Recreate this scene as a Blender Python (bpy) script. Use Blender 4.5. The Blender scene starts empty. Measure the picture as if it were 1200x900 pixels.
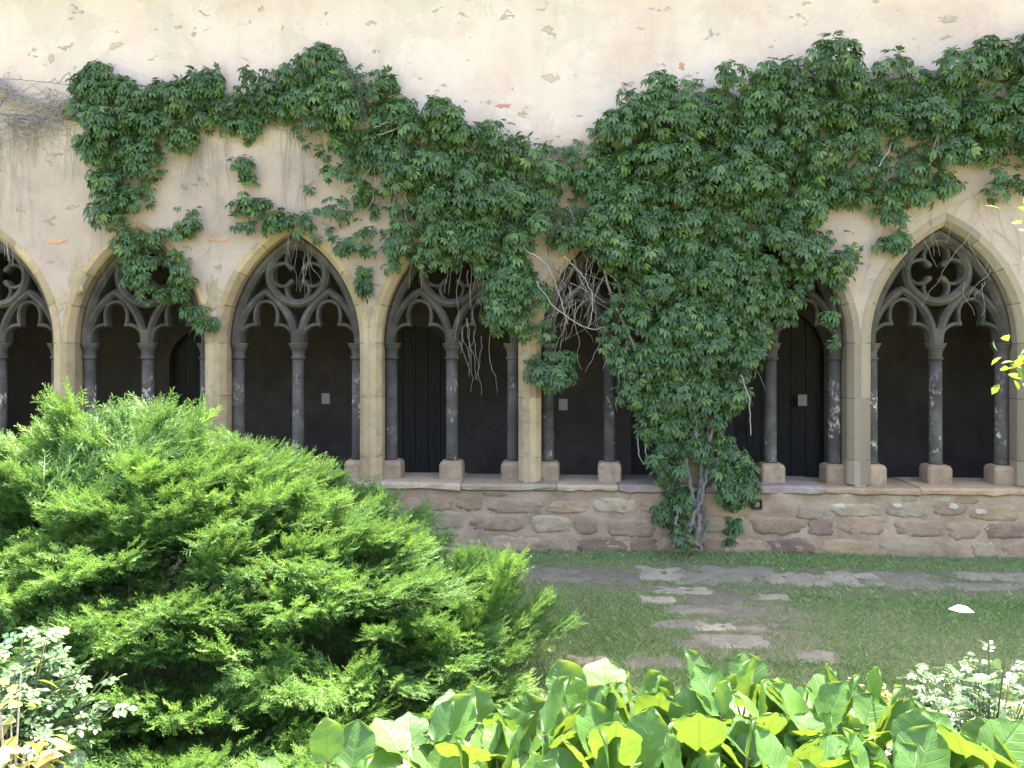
import bpy, math, numpy as np
from mathutils import Vector, Matrix, Euler
R = math.radians
rng = np.random.default_rng(7)
scene = bpy.context.scene
col = scene.collection

# ------------------------------------------------------------------ camera, sky, sun, exposure
CAM = np.array([0.0, -7.92, 2.05]); YAW = R(3.4); FPX = 950.0; HOR = 402.0
cd = bpy.data.cameras.new('camera'); cam = bpy.data.objects.new('camera', cd); col.objects.link(cam)
cam.location = CAM; cam.rotation_euler = (R(90), 0, YAW)
cd.sensor_width = 36; cd.lens = FPX / 1200 * 36; cd.shift_y = -(450 - HOR) / 1200
cd.clip_start = 0.05; cd.clip_end = 2000
scene.camera = cam

SUN_EL, SUN_AZ = R(64.2), R(20)        # the sun stands behind the cloister, a little to the right
w = bpy.data.worlds.new('World'); scene.world = w; w.use_nodes = True
nt = w.node_tree; bgn = nt.nodes['Background']
sky = nt.nodes.new('ShaderNodeTexSky'); sky.sky_type = 'NISHITA'; sky.sun_disc = False
sky.sun_elevation = SUN_EL; sky.sun_rotation = SUN_AZ
sky.air_density = 1.0; sky.dust_density = 4.0; sky.ozone_density = 1.0
nt.links.new(sky.outputs[0], bgn.inputs[0]); bgn.inputs[1].default_value = 0.15
sl = bpy.data.lights.new('sun', 'SUN'); sl.energy = 4.8; sl.angle = R(0.55); sl.color = (1.0, 0.95, 0.86)
sun = bpy.data.objects.new('sun', sl); col.objects.link(sun)
sdir = Vector((math.sin(SUN_AZ) * math.cos(SUN_EL), math.cos(SUN_AZ) * math.cos(SUN_EL), math.sin(SUN_EL)))
sun.rotation_euler = sdir.to_track_quat('Z', 'Y').to_euler(); sun.location = sdir * 30
vs = scene.view_settings; vs.view_transform = 'Standard'; vs.look = 'None'; vs.gamma = 1.0; vs.exposure = 2.80
vs.use_curve_mapping = False
vs.use_white_balance = True; vs.white_balance_temperature = 6900; vs.white_balance_tint = 14   # the camera's shade setting
scene.render.engine = 'CYCLES'
cy = scene.cycles; cy.use_denoising = True; cy.max_bounces = 7; cy.diffuse_bounces = 4; cy.glossy_bounces = 2
cy.transmission_bounces = 4; cy.transparent_max_bounces = 4; cy.sample_clamp_indirect = 6.0

# ------------------------------------------------------------------ helpers
def at(px, py, Y):
    """the place on the plane y = Y that is surveyed at this spot of the 1200 x 900 photograph"""
    s, c = math.sin(YAW), math.cos(YAW); u = (px - 600) / FPX
    dx, dy = -s + c * u, c + s * u; t = (Y - CAM[1]) / dy
    return np.array([dx * t, Y, CAM[2] + (HOR - py) / FPX * t])
def tag(o, label=None, cat=None, group=None, kind=None):
    for k, v in (('label', label), ('category', cat), ('group', group), ('kind', kind)):
        if v: o[k] = v
    return o
def empty(name, loc=(0, 0, 0)):
    o = bpy.data.objects.new(name, None); col.objects.link(o); o.location = loc; o.empty_display_size = .1
    return o
def link(name, me, mat=None, parent=None, loc=None):
    o = bpy.data.objects.new(name, me); col.objects.link(o)
    if mat is not None and len(me.materials) == 0: me.materials.append(mat)
    if parent is not None: o.parent = parent
    if loc is not None: o.location = loc
    return o
def mesh(name, V, F, smooth=False):
    me = bpy.data.meshes.new(name)
    me.from_pydata([tuple(map(float, v)) for v in V], [], F); me.update()
    if smooth: me.shade_smooth()
    return me
def big_mesh(name, V, F, tint=None, smooth=False, uv=None):
    """V (n,3), F (m,k) arrays, every face with k corners; tint is one random number per vertex"""
    me = bpy.data.meshes.new(name); V = np.asarray(V, np.float32); F = np.asarray(F, np.int32); k = F.shape[1]
    me.vertices.add(len(V)); me.vertices.foreach_set('co', V.ravel())
    me.loops.add(F.size); me.loops.foreach_set('vertex_index', F.ravel())
    me.polygons.add(len(F)); me.polygons.foreach_set('loop_start', np.arange(0, F.size, k, dtype=np.int32))
    if tint is not None:
        a = me.attributes.new('tint', 'FLOAT', 'POINT'); a.data.foreach_set('value', np.asarray(tint, np.float32))
    me.update(calc_edges=True); me.validate()
    if smooth: me.shade_smooth()
    return me
class MB:
    def __init__(s): s.V = []; s.F = []
    def add(s, V, F):
        b = len(s.V); s.V += [tuple(v) for v in V]; s.F += [tuple(i + b for i in f) for f in F]
    def box(s, x0, x1, y0, y1, z0, z1):
        s.add([(x0,y0,z0),(x1,y0,z0),(x1,y1,z0),(x0,y1,z0),(x0,y0,z1),(x1,y0,z1),(x1,y1,z1),(x0,y1,z1)],
              [(3,2,1,0),(4,5,6,7),(0,1,5,4),(1,2,6,5),(2,3,7,6),(3,0,4,7)])
    def sweep(s, path, prof, closed=False):
        """path: (x,z) points in the wall plane; prof: (n, y), n to the left of the travel direction"""
        P = np.array(path, float); n = len(P)
        if closed: T = np.roll(P, -1, 0) - np.roll(P, 1, 0)
        else:
            T = np.zeros_like(P); T[1:-1] = P[2:] - P[:-2]; T[0] = P[1] - P[0]; T[-1] = P[-1] - P[-2]
        T /= np.linalg.norm(T, axis=1)[:, None]; N = np.stack([-T[:, 1], T[:, 0]], 1)
        m = len(prof); V = []
        for i in range(n):
            for (a, y) in prof: V.append((P[i,0] + N[i,0]*a, y, P[i,1] + N[i,1]*a))
        F = []
        for i in range(n if closed else n - 1):
            j = (i + 1) % n
            for k in range(m):
                l = (k + 1) % m
                F.append((i*m+k, j*m+k, j*m+l, i*m+l))
        if not closed: F += [tuple(range(m)), tuple(range((n-1)*m, n*m))[::-1]]
        s.add(V, F)
    def lathe(s, prof, seg=16, c=(0,0,0)):
        m = len(prof); V = [(c[0] + r*math.cos(2*math.pi*k/seg), c[1] + r*math.sin(2*math.pi*k/seg), c[2] + z) for (r, z) in prof for k in range(seg)]
        F = [(i*seg+k, i*seg+(k+1)%seg, (i+1)*seg+(k+1)%seg, (i+1)*seg+k) for i in range(m-1) for k in range(seg)]
        F += [tuple(range(seg))[::-1], tuple(range((m-1)*seg, m*seg))]
        s.add(V, F)
    def build(s, name, mat, parent=None, loc=None, smooth=False):
        return link(name, mesh(name, s.V, s.F, smooth), mat, parent, loc)
def tubes(paths, sides=4):
    """many tubes in one array: paths = list of (points (n,3), radii (n))"""
    VV, FF, TT = [], [], []; b = 0
    for P, rad in paths:
        P = np.asarray(P, float); n = len(P); rad = np.broadcast_to(rad, (n,))
        T = np.gradient(P, axis=0); T /= np.linalg.norm(T, axis=1)[:, None] + 1e-9
        ref = np.array([0.31, 0.9, 0.2]); A = np.cross(T, ref); A /= np.linalg.norm(A, axis=1)[:, None] + 1e-9; B = np.cross(T, A)
        an = np.arange(sides) * 2 * np.pi / sides
        ring = P[:, None] + rad[:, None, None] * (A[:, None] * np.cos(an)[None, :, None] + B[:, None] * np.sin(an)[None, :, None])
        VV.append(ring.reshape(-1, 3)); i, k = np.meshgrid(np.arange(n - 1), np.arange(sides), indexing='ij'); k2 = (k + 1) % sides
        FF.append(np.stack([i*sides+k, i*sides+k2, (i+1)*sides+k2, (i+1)*sides+k], -1).reshape(-1, 4) + b)
        TT.append(np.full(n * sides, rng.random())); b += n * sides
    return np.concatenate(VV), np.concatenate(FF), np.concatenate(TT)
def inside(poly, P):
    poly = np.asarray(poly, float); x, y = P[:, 0], P[:, 1]; r = np.zeros(len(P), bool); j = len(poly) - 1
    for i in range(len(poly)):
        xi, yi = poly[i]; xj, yj = poly[j]
        c = ((yi > y) != (yj > y)) & (x < (xj - xi) * (y - yi) / (yj - yi + 1e-12) + xi); r ^= c; j = i
    return r
def sample_poly(poly, n):
    poly = np.asarray(poly, float); lo, hi = poly.min(0), poly.max(0); out = np.zeros((0, 2))
    while len(out) < n:
        P = lo + rng.random((n * 2 + 20, 2)) * (hi - lo); out = np.concatenate([out, P[inside(poly, P)]])
    return out[:n]
def poly_area(p):
    p = np.asarray(p, float); x, y = p[:, 0], p[:, 1]; return abs(np.dot(x, np.roll(y, 1)) - np.dot(y, np.roll(x, 1))) / 2
def unit(v): return v / (np.linalg.norm(v, axis=-1, keepdims=True) + 1e-9)
def frames(fwd, nor):
    """rotation matrices with columns (side, forward, normal)"""
    f = unit(fwd); s = unit(np.cross(f, nor)); n = np.cross(s, f); return np.stack([s, f, n], -1)
def scatter(T, Ft, pos, rot, scl):
    """copies of template T (v,3) with faces Ft, merged into one array"""
    n, v = len(pos), len(T)
    V = np.einsum('nij,vj->nvi', rot, T) * scl[:, None, None] + pos[:, None]
    F = (Ft[None] + (np.arange(n) * v)[:, None, None]).reshape(-1, Ft.shape[1])
    return V.reshape(-1, 3), F, np.repeat(rng.random(n), v)

# ------------------------------------------------------------------ materials
class NT:
    def __init__(s, name):
        s.m = bpy.data.materials.new(name); s.m.use_nodes = True; s.t = s.m.node_tree; s.b = s.t.nodes['Principled BSDF']
        s.out = s.t.nodes['Material Output']
    def n(s, kind, **kw):
        o = s.t.nodes.new('ShaderNode' + kind)
        for k, v in kw.items():
            if k.startswith('i_'): o.inputs[k[2:].replace('_', ' ')].default_value = v
            elif k.startswith('i') and k[1:].isdigit(): o.inputs[int(k[1:])].default_value = v
            else: setattr(o, k, v)
        return o
    def l(s, a, b): s.t.links.new(a, b)
    def coord(s, which='Object'): return s.n('TexCoord').outputs[which]
    def world(s): return s.n('NewGeometry').outputs['Position']
    def noise(s, vec, scale, detail=5, rough=.6, dist=0.0, stretch=None):
        if stretch is not None:
            mp = s.n('Mapping'); s.l(vec, mp.inputs[0]); mp.inputs['Scale'].default_value = stretch; vec = mp.outputs[0]
        o = s.n('TexNoise', i_Scale=scale, i_Detail=detail, i_Roughness=rough, i_Distortion=dist); s.l(vec, o.inputs['Vector'])
        return o.outputs['Fac']
    def ramp(s, fac, stops):
        o = s.n('ValToRGB'); e = o.color_ramp.elements
        while len(e) > 1: e.remove(e[-1])
        e[0].position = stops[0][0]; c = stops[0][1]; e[0].color = (c, c, c, 1) if np.isscalar(c) else (*c, 1)
        for p, c in stops[1:]:
            q = e.new(p); q.color = (c, c, c, 1) if np.isscalar(c) else (*c, 1)
        s.l(fac, o.inputs[0]); return o.outputs[0]
    def mix(s, fac, a, b, mode='MIX'):
        o = s.n('MixRGB', blend_type=mode)
        for k, x in ((0, fac), (1, a), (2, b)):
            if isinstance(x, (int, float)): o.inputs[k].default_value = x if k == 0 else (x, x, x, 1)
            elif isinstance(x, tuple): o.inputs[k].default_value = (*x, 1)
            else: s.l(x, o.inputs[k])
        return o.outputs[0]
    def math(s, op, a, b=0.0):
        o = s.n('Math', operation=op)
        for k, x in ((0, a), (1, b)):
            if isinstance(x, (int, float)): o.inputs[k].default_value = x
            else: s.l(x, o.inputs[k])
        return o.outputs[0]
    def bump(s, h, strength=.4, dist=.01):
        o = s.n('Bump'); o.inputs['Strength'].default_value = strength; o.inputs['Distance'].default_value = dist
        s.l(h, o.inputs['Height']); s.l(o.outputs[0], s.b.inputs['Normal']); return o
    def done(s, colr, rough=.85, spec=.3):
        if isinstance(colr, tuple): s.b.inputs['Base Color'].default_value = (*colr, 1)
        else: s.l(colr, s.b.inputs['Base Color'])
        s.b.inputs['Roughness'].default_value = rough; s.b.inputs['Specular IOR Level'].default_value = spec
        return s.m
M = {}
def stone_mat(name, stops, scale=3.0, grime=(.10,.09,.08), gamt=.4, bump=.5, rnd=.25, bscale=30, rough=.9, far=None):
    t = NT(name); v = t.world()
    c = t.ramp(t.noise(v, scale, 6, .62), stops)
    g = t.ramp(t.noise(v, scale * 3.1, 6, .7, .4), [(.5, 0.0), (.72, 1.0)])
    c = t.mix(t.math('MULTIPLY', g, gamt), c, grime)
    if far:      # stones from another bed further along the arcade
        sp = t.n('SeparateXYZ'); t.l(v, sp.inputs[0]); c = t.mix(t.ramp(t.math('ADD', t.math('MULTIPLY', sp.outputs[0], .2), t.math('MULTIPLY', t.noise(v, 1.5, 4), .6)), [(.35, 0.0), (.75, .8)]), c, far)
    oi = t.n('ObjectInfo'); f = t.math('ADD', t.math('MULTIPLY', oi.outputs['Random'], rnd), 1 - rnd * .5)
    cb = t.n('CombineColor'); [t.l(f, cb.inputs[k]) for k in range(3)]
    c = t.mix(1.0, c, cb.outputs[0], 'MULTIPLY')
    h = t.math('ADD', t.noise(v, bscale, 8, .7), t.math('MULTIPLY', t.noise(v, scale * 2, 3), 1.5))
    t.bump(h, bump, .012); M[name] = t.done(c, rough, .2)
stone_mat('sandstone', [(.25,(.32,.23,.13)),(.5,(.44,.315,.18)),(.75,(.48,.37,.24))], 2.2, (.20,.17,.13), .75, .6, .35, far=(.265,.215,.16))
stone_mat('base_stone', [(.3,(.30,.22,.15)),(.6,(.44,.31,.20)),(.8,(.36,.33,.22))], 4, (.14,.13,.08), .7, .9, .45)
stone_mat('purple_stone', [(.3,(.205,.135,.10)),(.6,(.27,.175,.125)),(.8,(.34,.24,.17))], 5, (.13,.10,.09), .45, .9, .35)
stone_mat('pink_stone', [(.3,(.32,.21,.145)),(.6,(.40,.27,.18)),(.8,(.44,.33,.23))], 5, (.17,.13,.10), .45, .9, .35)
stone_mat('tan_stone', [(.3,(.34,.26,.17)),(.6,(.43,.33,.22)),(.8,(.48,.40,.29))], 5, (.20,.16,.12), .45, .9, .35)
stone_mat('ochre_stone', [(.3,(.33,.22,.13)),(.6,(.41,.28,.17)),(.8,(.46,.34,.23))], 5, (.20,.15,.11), .5, .9, .3)
stone_mat('cope_grey', [(.3,(.24,.18,.15)),(.6,(.31,.24,.20)),(.8,(.36,.30,.25))], 5, (.16,.13,.11), .5, .9, .3)
stone_mat('bare_plaster', [(.3,(.42,.33,.27)),(.7,(.54,.41,.33))], 9, (.35,.26,.2), .5, .6, .1)
stone_mat('pale_stone', [(.3,(.46,.39,.30)),(.7,(.56,.49,.39))], 6, (.3,.26,.2), .4, .6, .2)
stone_mat('mortar', [(.28,(.30,.205,.135)),(.5,(.40,.28,.19)),(.75,(.48,.37,.255))], 2.6, (.20,.14,.105), .6, 1.0, .0, 22)
stone_mat('red_brick', [(.3,(.47,.22,.14)),(.7,(.55,.31,.21))], 12, (.55,.43,.34), .7, .4, .2)
stone_mat('flag_grey', [(.3,(.15,.138,.10)),(.6,(.20,.183,.135)),(.8,(.28,.255,.19))], 6, (.09,.09,.06), .6, .7, .5)
stone_mat('flag_tan', [(.3,(.22,.20,.145)),(.7,(.32,.285,.21))], 6, (.16,.15,.09), .5, .6, .3)
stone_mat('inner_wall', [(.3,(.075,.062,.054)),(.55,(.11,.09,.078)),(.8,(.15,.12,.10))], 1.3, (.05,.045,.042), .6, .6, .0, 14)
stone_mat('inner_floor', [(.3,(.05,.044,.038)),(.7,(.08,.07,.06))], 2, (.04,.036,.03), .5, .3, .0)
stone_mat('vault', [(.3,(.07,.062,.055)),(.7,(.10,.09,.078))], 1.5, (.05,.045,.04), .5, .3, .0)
stone_mat('roof_tile', [(.3,(.20,.09,.06)),(.7,(.30,.14,.09))], 6, (.1,.08,.06), .5, .5, .3)
stone_mat('bark', [(.3,(.17,.15,.13)),(.6,(.27,.245,.21)),(.8,(.36,.33,.29))], 25, (.08,.07,.06), .5, .9, .3, 90)
stone_mat('twig', [(.3,(.34,.29,.25)),(.7,(.50,.44,.39))], 9, (.24,.2,.17), .4, .2, .3)
stone_mat('dead_twig', [(.3,(.25,.22,.205)),(.7,(.37,.33,.31))], 9, (.18,.16,.15), .4, .2, .3)
stone_mat('soil', [(.3,(.03,.022,.015)),(.7,(.07,.05,.035))], 9, (.02,.015,.01), .4, .8, .0)
stone_mat('iron', [(.3,(.035,.03,.03)),(.7,(.07,.055,.05))], 40, (.1,.06,.04), .4, .4, .0)

# dark weathered tracery stone with pale droppings, lichen and lime flakes
def tracery_mat(name, flakes):
    t = NT(name); v = t.world()
    c = t.ramp(t.noise(v, 4.5, 6, .6), [(.28,(.048,.041,.034)),(.5,(.084,.073,.060)),(.66,(.125,.108,.089)),(.82,(.23,.185,.14))])
    s = t.ramp(t.noise(v, 21, 4, .6, .3), [(.70, 0.0), (.735, 1.0)])
    big = t.ramp(t.noise(v, 3.1, 2), [(.52, 0.0), (.62, 1.0)])
    c = t.mix(t.math('MULTIPLY', t.math('MULTIPLY', s, big), .6), c, (.52,.50,.47))
    if flakes:
        f = t.ramp(t.noise(v, 34, 6, .75, .5, (1.0, 1.0, .55)), [(.53, 0.0), (.57, 1.0)])
        b2 = t.ramp(t.noise(v, 3.6, 3, .6), [(.53, 0.0), (.62, 1.0)])
        zz = t.n('SeparateXYZ'); t.l(v, zz.inputs[0])
        zf = t.ramp(t.math('MULTIPLY', zz.outputs[2], .5), [(.42, 0.0), (.5, 1.0), (.78, 1.0), (.9, 0.0)])
        c = t.mix(t.math('MULTIPLY', t.math('MULTIPLY', f, b2), t.math('MULTIPLY', zf, .9)), c, (.60,.53,.40))
    t.bump(t.math('ADD', t.noise(v, 45, 8, .7), t.math('MULTIPLY', t.noise(v, 11, 4), 1.2)), .6, .012); M[name] = t.done(c, .9, .2)
tracery_mat('tracery', False); tracery_mat('column', True)

# lime plaster: pinkish cream, mottled, chipped; big soft stains
t = NT('plaster'); v = t.world()
c = t.ramp(t.noise(v, .9, 5, .55), [(.25,(.59,.425,.365)),(.45,(.64,.505,.44)),(.6,(.66,.54,.475)),(.8,(.63,.475,.415))])
st = t.ramp(t.noise(v, 2.6, 6, .65, .3), [(.5, 0.0), (.75, 1.0)])
c = t.mix(t.math('MULTIPLY', st, .62), c, (.55,.37,.305))
pch = t.ramp(t.noise(v, 1.7, 7, .68, .6), [(.53, 0.0), (.57, 1.0)])          # repairs in a greyer lime
c = t.mix(t.math('MULTIPLY', pch, .30), c, (.47,.40,.34))
# plaster below the creeper: mottled greyer and darker tone with a ragged upper edge
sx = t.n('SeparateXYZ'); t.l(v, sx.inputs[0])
lower_mask = t.ramp(t.math('ADD', t.math('MULTIPLY', sx.outputs[2], .2), t.math('MULTIPLY', t.noise(v, 1.3, 7, .65), .32)), [(.93, 1.0), (1.06, 0.0)])
lower_col = t.ramp(t.noise(v, 2.2, 7, .65, .3), [(.3,(.31,.24,.195)),(.48,(.41,.31,.25)),(.62,(.45,.345,.275)),(.78,(.51,.355,.26))])
c = t.mix(t.math('MULTIPLY', lower_mask, .85), c, lower_col)
chip_n = t.noise(v, 4.6, 7, .62, .35, (1.0, 1.0, 1.7)); chip = t.ramp(chip_n, [(.63, 0.0), (.66, 1.0)])
c = t.mix(t.math('MULTIPLY', chip, .6), c, t.ramp(t.noise(v, 9, 3), [(.4,(.40,.33,.28)),(.6,(.48,.30,.22))]))
spk = t.ramp(t.noise(v, 24, 5, .65, .3), [(.66, 0.0), (.72, 1.0)])
c = t.mix(t.math('MULTIPLY', spk, .5), c, (.36,.28,.23))
strk = t.ramp(t.noise(v, 3.2, 5, .6, .2, (1.0, 1.0, .12)), [(.52, 0.0), (.8, 1.0)])
c = t.mix(t.math('MULTIPLY', strk, .4), c, (.40,.33,.28))
h = t.math('ADD', t.math('MULTIPLY', t.noise(v, 18, 8, .7), .6), t.math('ADD', t.math('MULTIPLY', chip, -.8), t.math('MULTIPLY', t.noise(v, 3, 4), 1.2)))
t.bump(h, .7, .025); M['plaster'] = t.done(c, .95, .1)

def leaf_mat(name, c0, c1, ct, trans=.35, rough=.5, spec=.4, veins=False, edge=None):
    t = NT(name); a = t.n('Attribute', attribute_name='tint'); oi = t.n('ObjectInfo')
    f = t.math('FRACT', t.math('ADD', a.outputs['Fac'], oi.outputs['Random']))
    stops = [(0.0, c0), (.7, c1), (.9, tuple(x * 1.3 for x in c1)), (1.0, (c1[0] * 2.1, c1[1] * 1.7, c1[2] * 1.3))]
    c = t.ramp(f, stops); tc = t.mix(.35, ct, c)
    if veins:
        uv = t.n('Attribute', attribute_name='leafuv'); s = t.n('SeparateXYZ'); t.l(uv.outputs['Vector'], s.inputs[0])
        au = t.math('ABSOLUTE', s.outputs[0]); ph = t.math('SUBTRACT', s.outputs[1], t.math('MULTIPLY', au, .33))
        sn = t.math('ABSOLUTE', t.math('SINE', t.math('MULTIPLY', ph, 17.0)))
        ve = t.ramp(sn, [(0.0, 1.0), (.22, 0.0)]); mid = t.ramp(au, [(.02, 1.0), (.075, 0.0)])
        vv = t.math('MAXIMUM', ve, mid); net = t.noise(t.coord(), 160, 3)
        c = t.mix(t.math('MULTIPLY', vv, .28), c, tuple(min(1, x * 1.7 + .02) for x in c1)); tc = t.mix(t.math('MULTIPLY', vv, .8), tc, tuple(x * .5 for x in ct)); tc = t.mix(t.ramp(t.noise(t.coord(), 22, 4), [(.4, 0.0), (.7, .5)]), tc, (.12,.26,.03))
        blot = t.ramp(t.noise(t.coord(), 13, 4), [(.55, 0.0), (.8, 1.0)]); c = t.mix(t.math('MULTIPLY', blot, .3), c, (.12,.14,.02))
        t.bump(t.math('ADD', t.math('MULTIPLY', vv, -1.0), t.math('MULTIPLY', net, .4)), .45, .004)
    t.done(c, rough, spec)
    tr = t.n('BsdfTranslucent'); t.l(tc, tr.inputs[0]); mx = t.n('MixShader'); mx.inputs[0].default_value = trans
    t.l(t.b.outputs[0], mx.inputs[1]); t.l(tr.outputs[0], mx.inputs[2]); t.l(mx.outputs[0], t.out.inputs[0]); M[name] = t.m
leaf_mat('creeper_leaf', (.036,.082,.026), (.078,.15,.045), (.14,.25,.04), .28, .40, .5)
leaf_mat('juniper_leaf', (.07,.165,.045), (.125,.245,.06), (.18,.31,.04), .30, .55, .3)
leaf_mat('bergenia_leaf', (.05,.13,.035), (.09,.20,.045), (.23,.31,.02), .35, .40, .4, True)
leaf_mat('rose_leaf', (.05,.105,.045), (.085,.16,.07), (.14,.24,.06), .2, .30, .7)
leaf_mat('yellow_leaf', (.20,.21,.05), (.32,.29,.08), (.32,.30,.05), .3, .45, .4)
leaf_mat('fern_leaf', (.20,.27,.07), (.30,.36,.10), (.35,.42,.06), .35, .5, .3)
leaf_mat('tree_leaf', (.09,.17,.03), (.15,.24,.04), (.26,.36,.03), .36, .45, .4)
leaf_mat('grass_blade', (.14,.235,.08), (.245,.355,.135), (.20,.30,.08), .25, .6, .2)
leaf_mat('petiole', (.10,.13,.05), (.18,.17,.08), (.2,.2,.06), .2, .5, .3)
leaf_mat('weed_leaf', (.04,.09,.03), (.07,.14,.045), (.1,.18,.04), .25, .5, .3)

# lawn earth: patchy thin turf over brown soil
t = NT('ground'); v = t.world()
c = t.ramp(t.noise(v, 2.2, 6, .6), [(.3,(.105,.15,.06)),(.55,(.145,.175,.085)),(.75,(.20,.19,.11))])
c = t.mix(t.ramp(t.noise(v, 26, 5, .7), [(.45, 0.0), (.7, .7)]), c, (.21,.175,.125))
gp = t.n('SeparateXYZ'); t.l(v, gp.inputs[0]); wob = t.math('MULTIPLY', t.math('SUBTRACT', t.noise(v, 2.4, 5, .65), .5), 1.1)
s1 = t.ramp(t.math('ABSOLUTE', t.math('ADD', t.math('ADD', gp.outputs[1], .85), wob)), [(.18, 1.0), (.42, 0.0)])
s2 = t.ramp(t.math('ABSOLUTE', t.math('ADD', t.math('SUBTRACT', gp.outputs[0], 1.35), wob)), [(.22, 1.0), (.55, 0.0)])
s2 = t.math('MULTIPLY', s2, t.ramp(t.math('MULTIPLY', gp.outputs[1], -.25), [(.18, 1.0), (.66, 1.0), (.74, 0.0)]))
c = t.mix(t.math('MULTIPLY', t.math('MAXIMUM', s1, s2), .8), c, t.ramp(t.noise(v, 14, 6, .7), [(.35,(.125,.11,.075)),(.55,(.185,.165,.115)),(.7,(.27,.245,.18))]))
t.bump(t.noise(v, 60, 6, .7), .8, .02); M['ground'] = t.done(c, .95, .1)
t = NT('plaque'); v = t.coord()
c = t.mix(t.ramp(t.noise(v, 3, 3, stretch=(6, 1, 60)), [(.5, 0.0), (.6, .35)]), (.62,.60,.56), (.3,.29,.28)); M['plaque'] = t.done(c, .5, .4)

# ------------------------------------------------------------------ ground
def ground_z(x, y):
    s = np.clip((-y - 4.6) / .45, 0, 1); s = s * s * (3 - 2 * s)
    return s * .46 + .05 * np.exp(-np.abs(y) * 1.3) + .012 * np.sin(x * 2.1 + y) * np.cos(y * 2.7 - x)
gx = np.concatenate([[-220, -90, -40, -20, -12], np.linspace(-8, 8, 81), [12, 20, 40, 90, 220]])
gy = np.concatenate([[-220, -90, -40, -20, -12], np.linspace(-9, .5, 64), [4, 12, 40, 90, 220]])
X, Y = np.meshgrid(gx, gy, indexing='ij'); Z = ground_z(X, Y); nx, ny = len(gx), len(gy)
i, j = np.meshgrid(np.arange(nx - 1), np.arange(ny - 1), indexing='ij')
F = np.stack([i*ny+j, (i+1)*ny+j, (i+1)*ny+j+1, i*ny+j+1], -1).reshape(-1, 4)
gobj = link('lawn', big_mesh('lawn', np.stack([X, Y, Z], -1).reshape(-1, 3), F, smooth=True), M['ground'])
tag(gobj, 'patchy mown lawn earth sloping up to the flower bed', 'lawn', kind='structure')
# soil of the flower bed
bx, by = np.linspace(-1.15, 3.6, 60), np.linspace(-7.2, -4.92, 30); X, Y = np.meshgrid(bx, by, indexing='ij')
ed = np.minimum(np.minimum(X + 1.15, 3.6 - X), np.minimum(Y + 7.2, -4.92 - Y))
Z = ground_z(X, Y) + np.clip(ed * .5, -.02, .035) - .012 + .012 * np.sin(X * 13 + Y * 7) * np.sin(Y * 17 - X * 5)
i, j = np.meshgrid(np.arange(59), np.arange(29), indexing='ij')
F = np.stack([i*30+j, (i+1)*30+j, (i+1)*30+j+1, i*30+j+1], -1).reshape(-1, 4)
tag(link('flower_bed', big_mesh('flower_bed', np.stack([X, Y, Z], -1).reshape(-1, 3), F, smooth=True), M['soil']), 'dark soil of the flower bed', 'soil', kind='structure')

# ------------------------------------------------------------------ the cloister building
P = 1.5817; X0 = -1.09; HW = .679; SILL = .69; SPR = 2.05; CC = .574; RR = HW + CC; RING = (P - 2 * HW) / 2 - .001
TOPZ = 6.0; BAYS = range(-4, 5); TY = .22
bxs = [X0 + k * P for k in BAYS]; XL, XR = bxs[0] - P / 2, bxs[-1] + P / 2
bld = tag(empty('cloister_building', (0, 0, 0)), 'medieval cloister wing with pink plaster above a row of traceried gothic arches', 'building')
def arch_pts(n, m=14):
    """half arch from the left springing up to the apex, offset outwards by n"""
    r = RR + n; a0, a1 = math.pi, math.acos(-CC / r)
    return [(CC + r * math.cos(a), r * math.sin(a)) for a in np.linspace(a0, a1, m)]
wall = MB(); n0 = .06
for xc in bxs:
    L = arch_pts(n0); out = [(x, z + SPR) for x, z in L] + [(-x, z + SPR) for x, z in L[::-1][1:]]
    hw = HW + n0
    for y, fl in ((0.0, False), (.45, True)):
        def q(a, b, c_, d):
            f = [(xc + a[0], y, a[1]), (xc + b[0], y, b[1]), (xc + c_[0], y, c_[1]), (xc + d[0], y, d[1])]
            wall.add(f[::-1] if fl else f, [(0, 1, 2, 3)])
        q((-P/2, SILL - .05), (-hw, SILL - .05), (-hw, SPR), (-P/2, SPR)); q((-P/2, SPR), (-hw, SPR), (-hw, TOPZ), (-P/2, TOPZ))
        q((hw, SILL - .05), (P/2, SILL - .05), (P/2, SPR), (hw, SPR)); q((hw, SPR), (P/2, SPR), (P/2, TOPZ), (hw, TOPZ))
        for a, b in zip(out[:-1], out[1:]): q(a, b, (b[0], TOPZ), (a[0], TOPZ))
    ol = [(-hw, SILL - .05)] + out + [(hw, SILL - .05)]
    for a, b in zip(ol[:-1], ol[1:]):
        wall.add([(xc+a[0], 0, a[1]), (xc+a[0], .45, a[1]), (xc+b[0], .45, b[1]), (xc+b[0], 0, b[1])], [(0, 1, 2, 3)])
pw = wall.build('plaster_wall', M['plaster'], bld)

# traceried window: bars swept along the drawn lines, shared by every bay
def prof(wd, y0, y1, ch):
    h = wd / 2
    return [(-h, y1), (-h, y0 + ch), (-h + ch * .8, y0), (h - ch * .8, y0), (h, y0 + ch), (h, y1)]
def arc(cx, cz, r, a0, a1, n=16): return [(cx + r * math.cos(a), cz + r * math.sin(a)) for a in np.linspace(a0, a1, n)]
def spline(pts, n=6):
    Q = np.array(pts, float); out = []
    for i in range(len(Q) - 1):
        p0, p1, p2, p3 = Q[max(i-1, 0)], Q[i], Q[i+1], Q[min(i+2, len(Q)-1)]
        for s in np.arange(n) / n:
            out.append(.5 * (2*p1 + (p2-p0)*s + (2*p0-5*p1+4*p2-p3)*s*s + (3*p1-p0-3*p2+p3)*s**3))
    out.append(Q[-1]); return [tuple(o) for o in out]
fr = MB()
L = arch_pts(-.042, 18); full = L + [(-x, z) for x, z in L[::-1][1:]]
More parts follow.
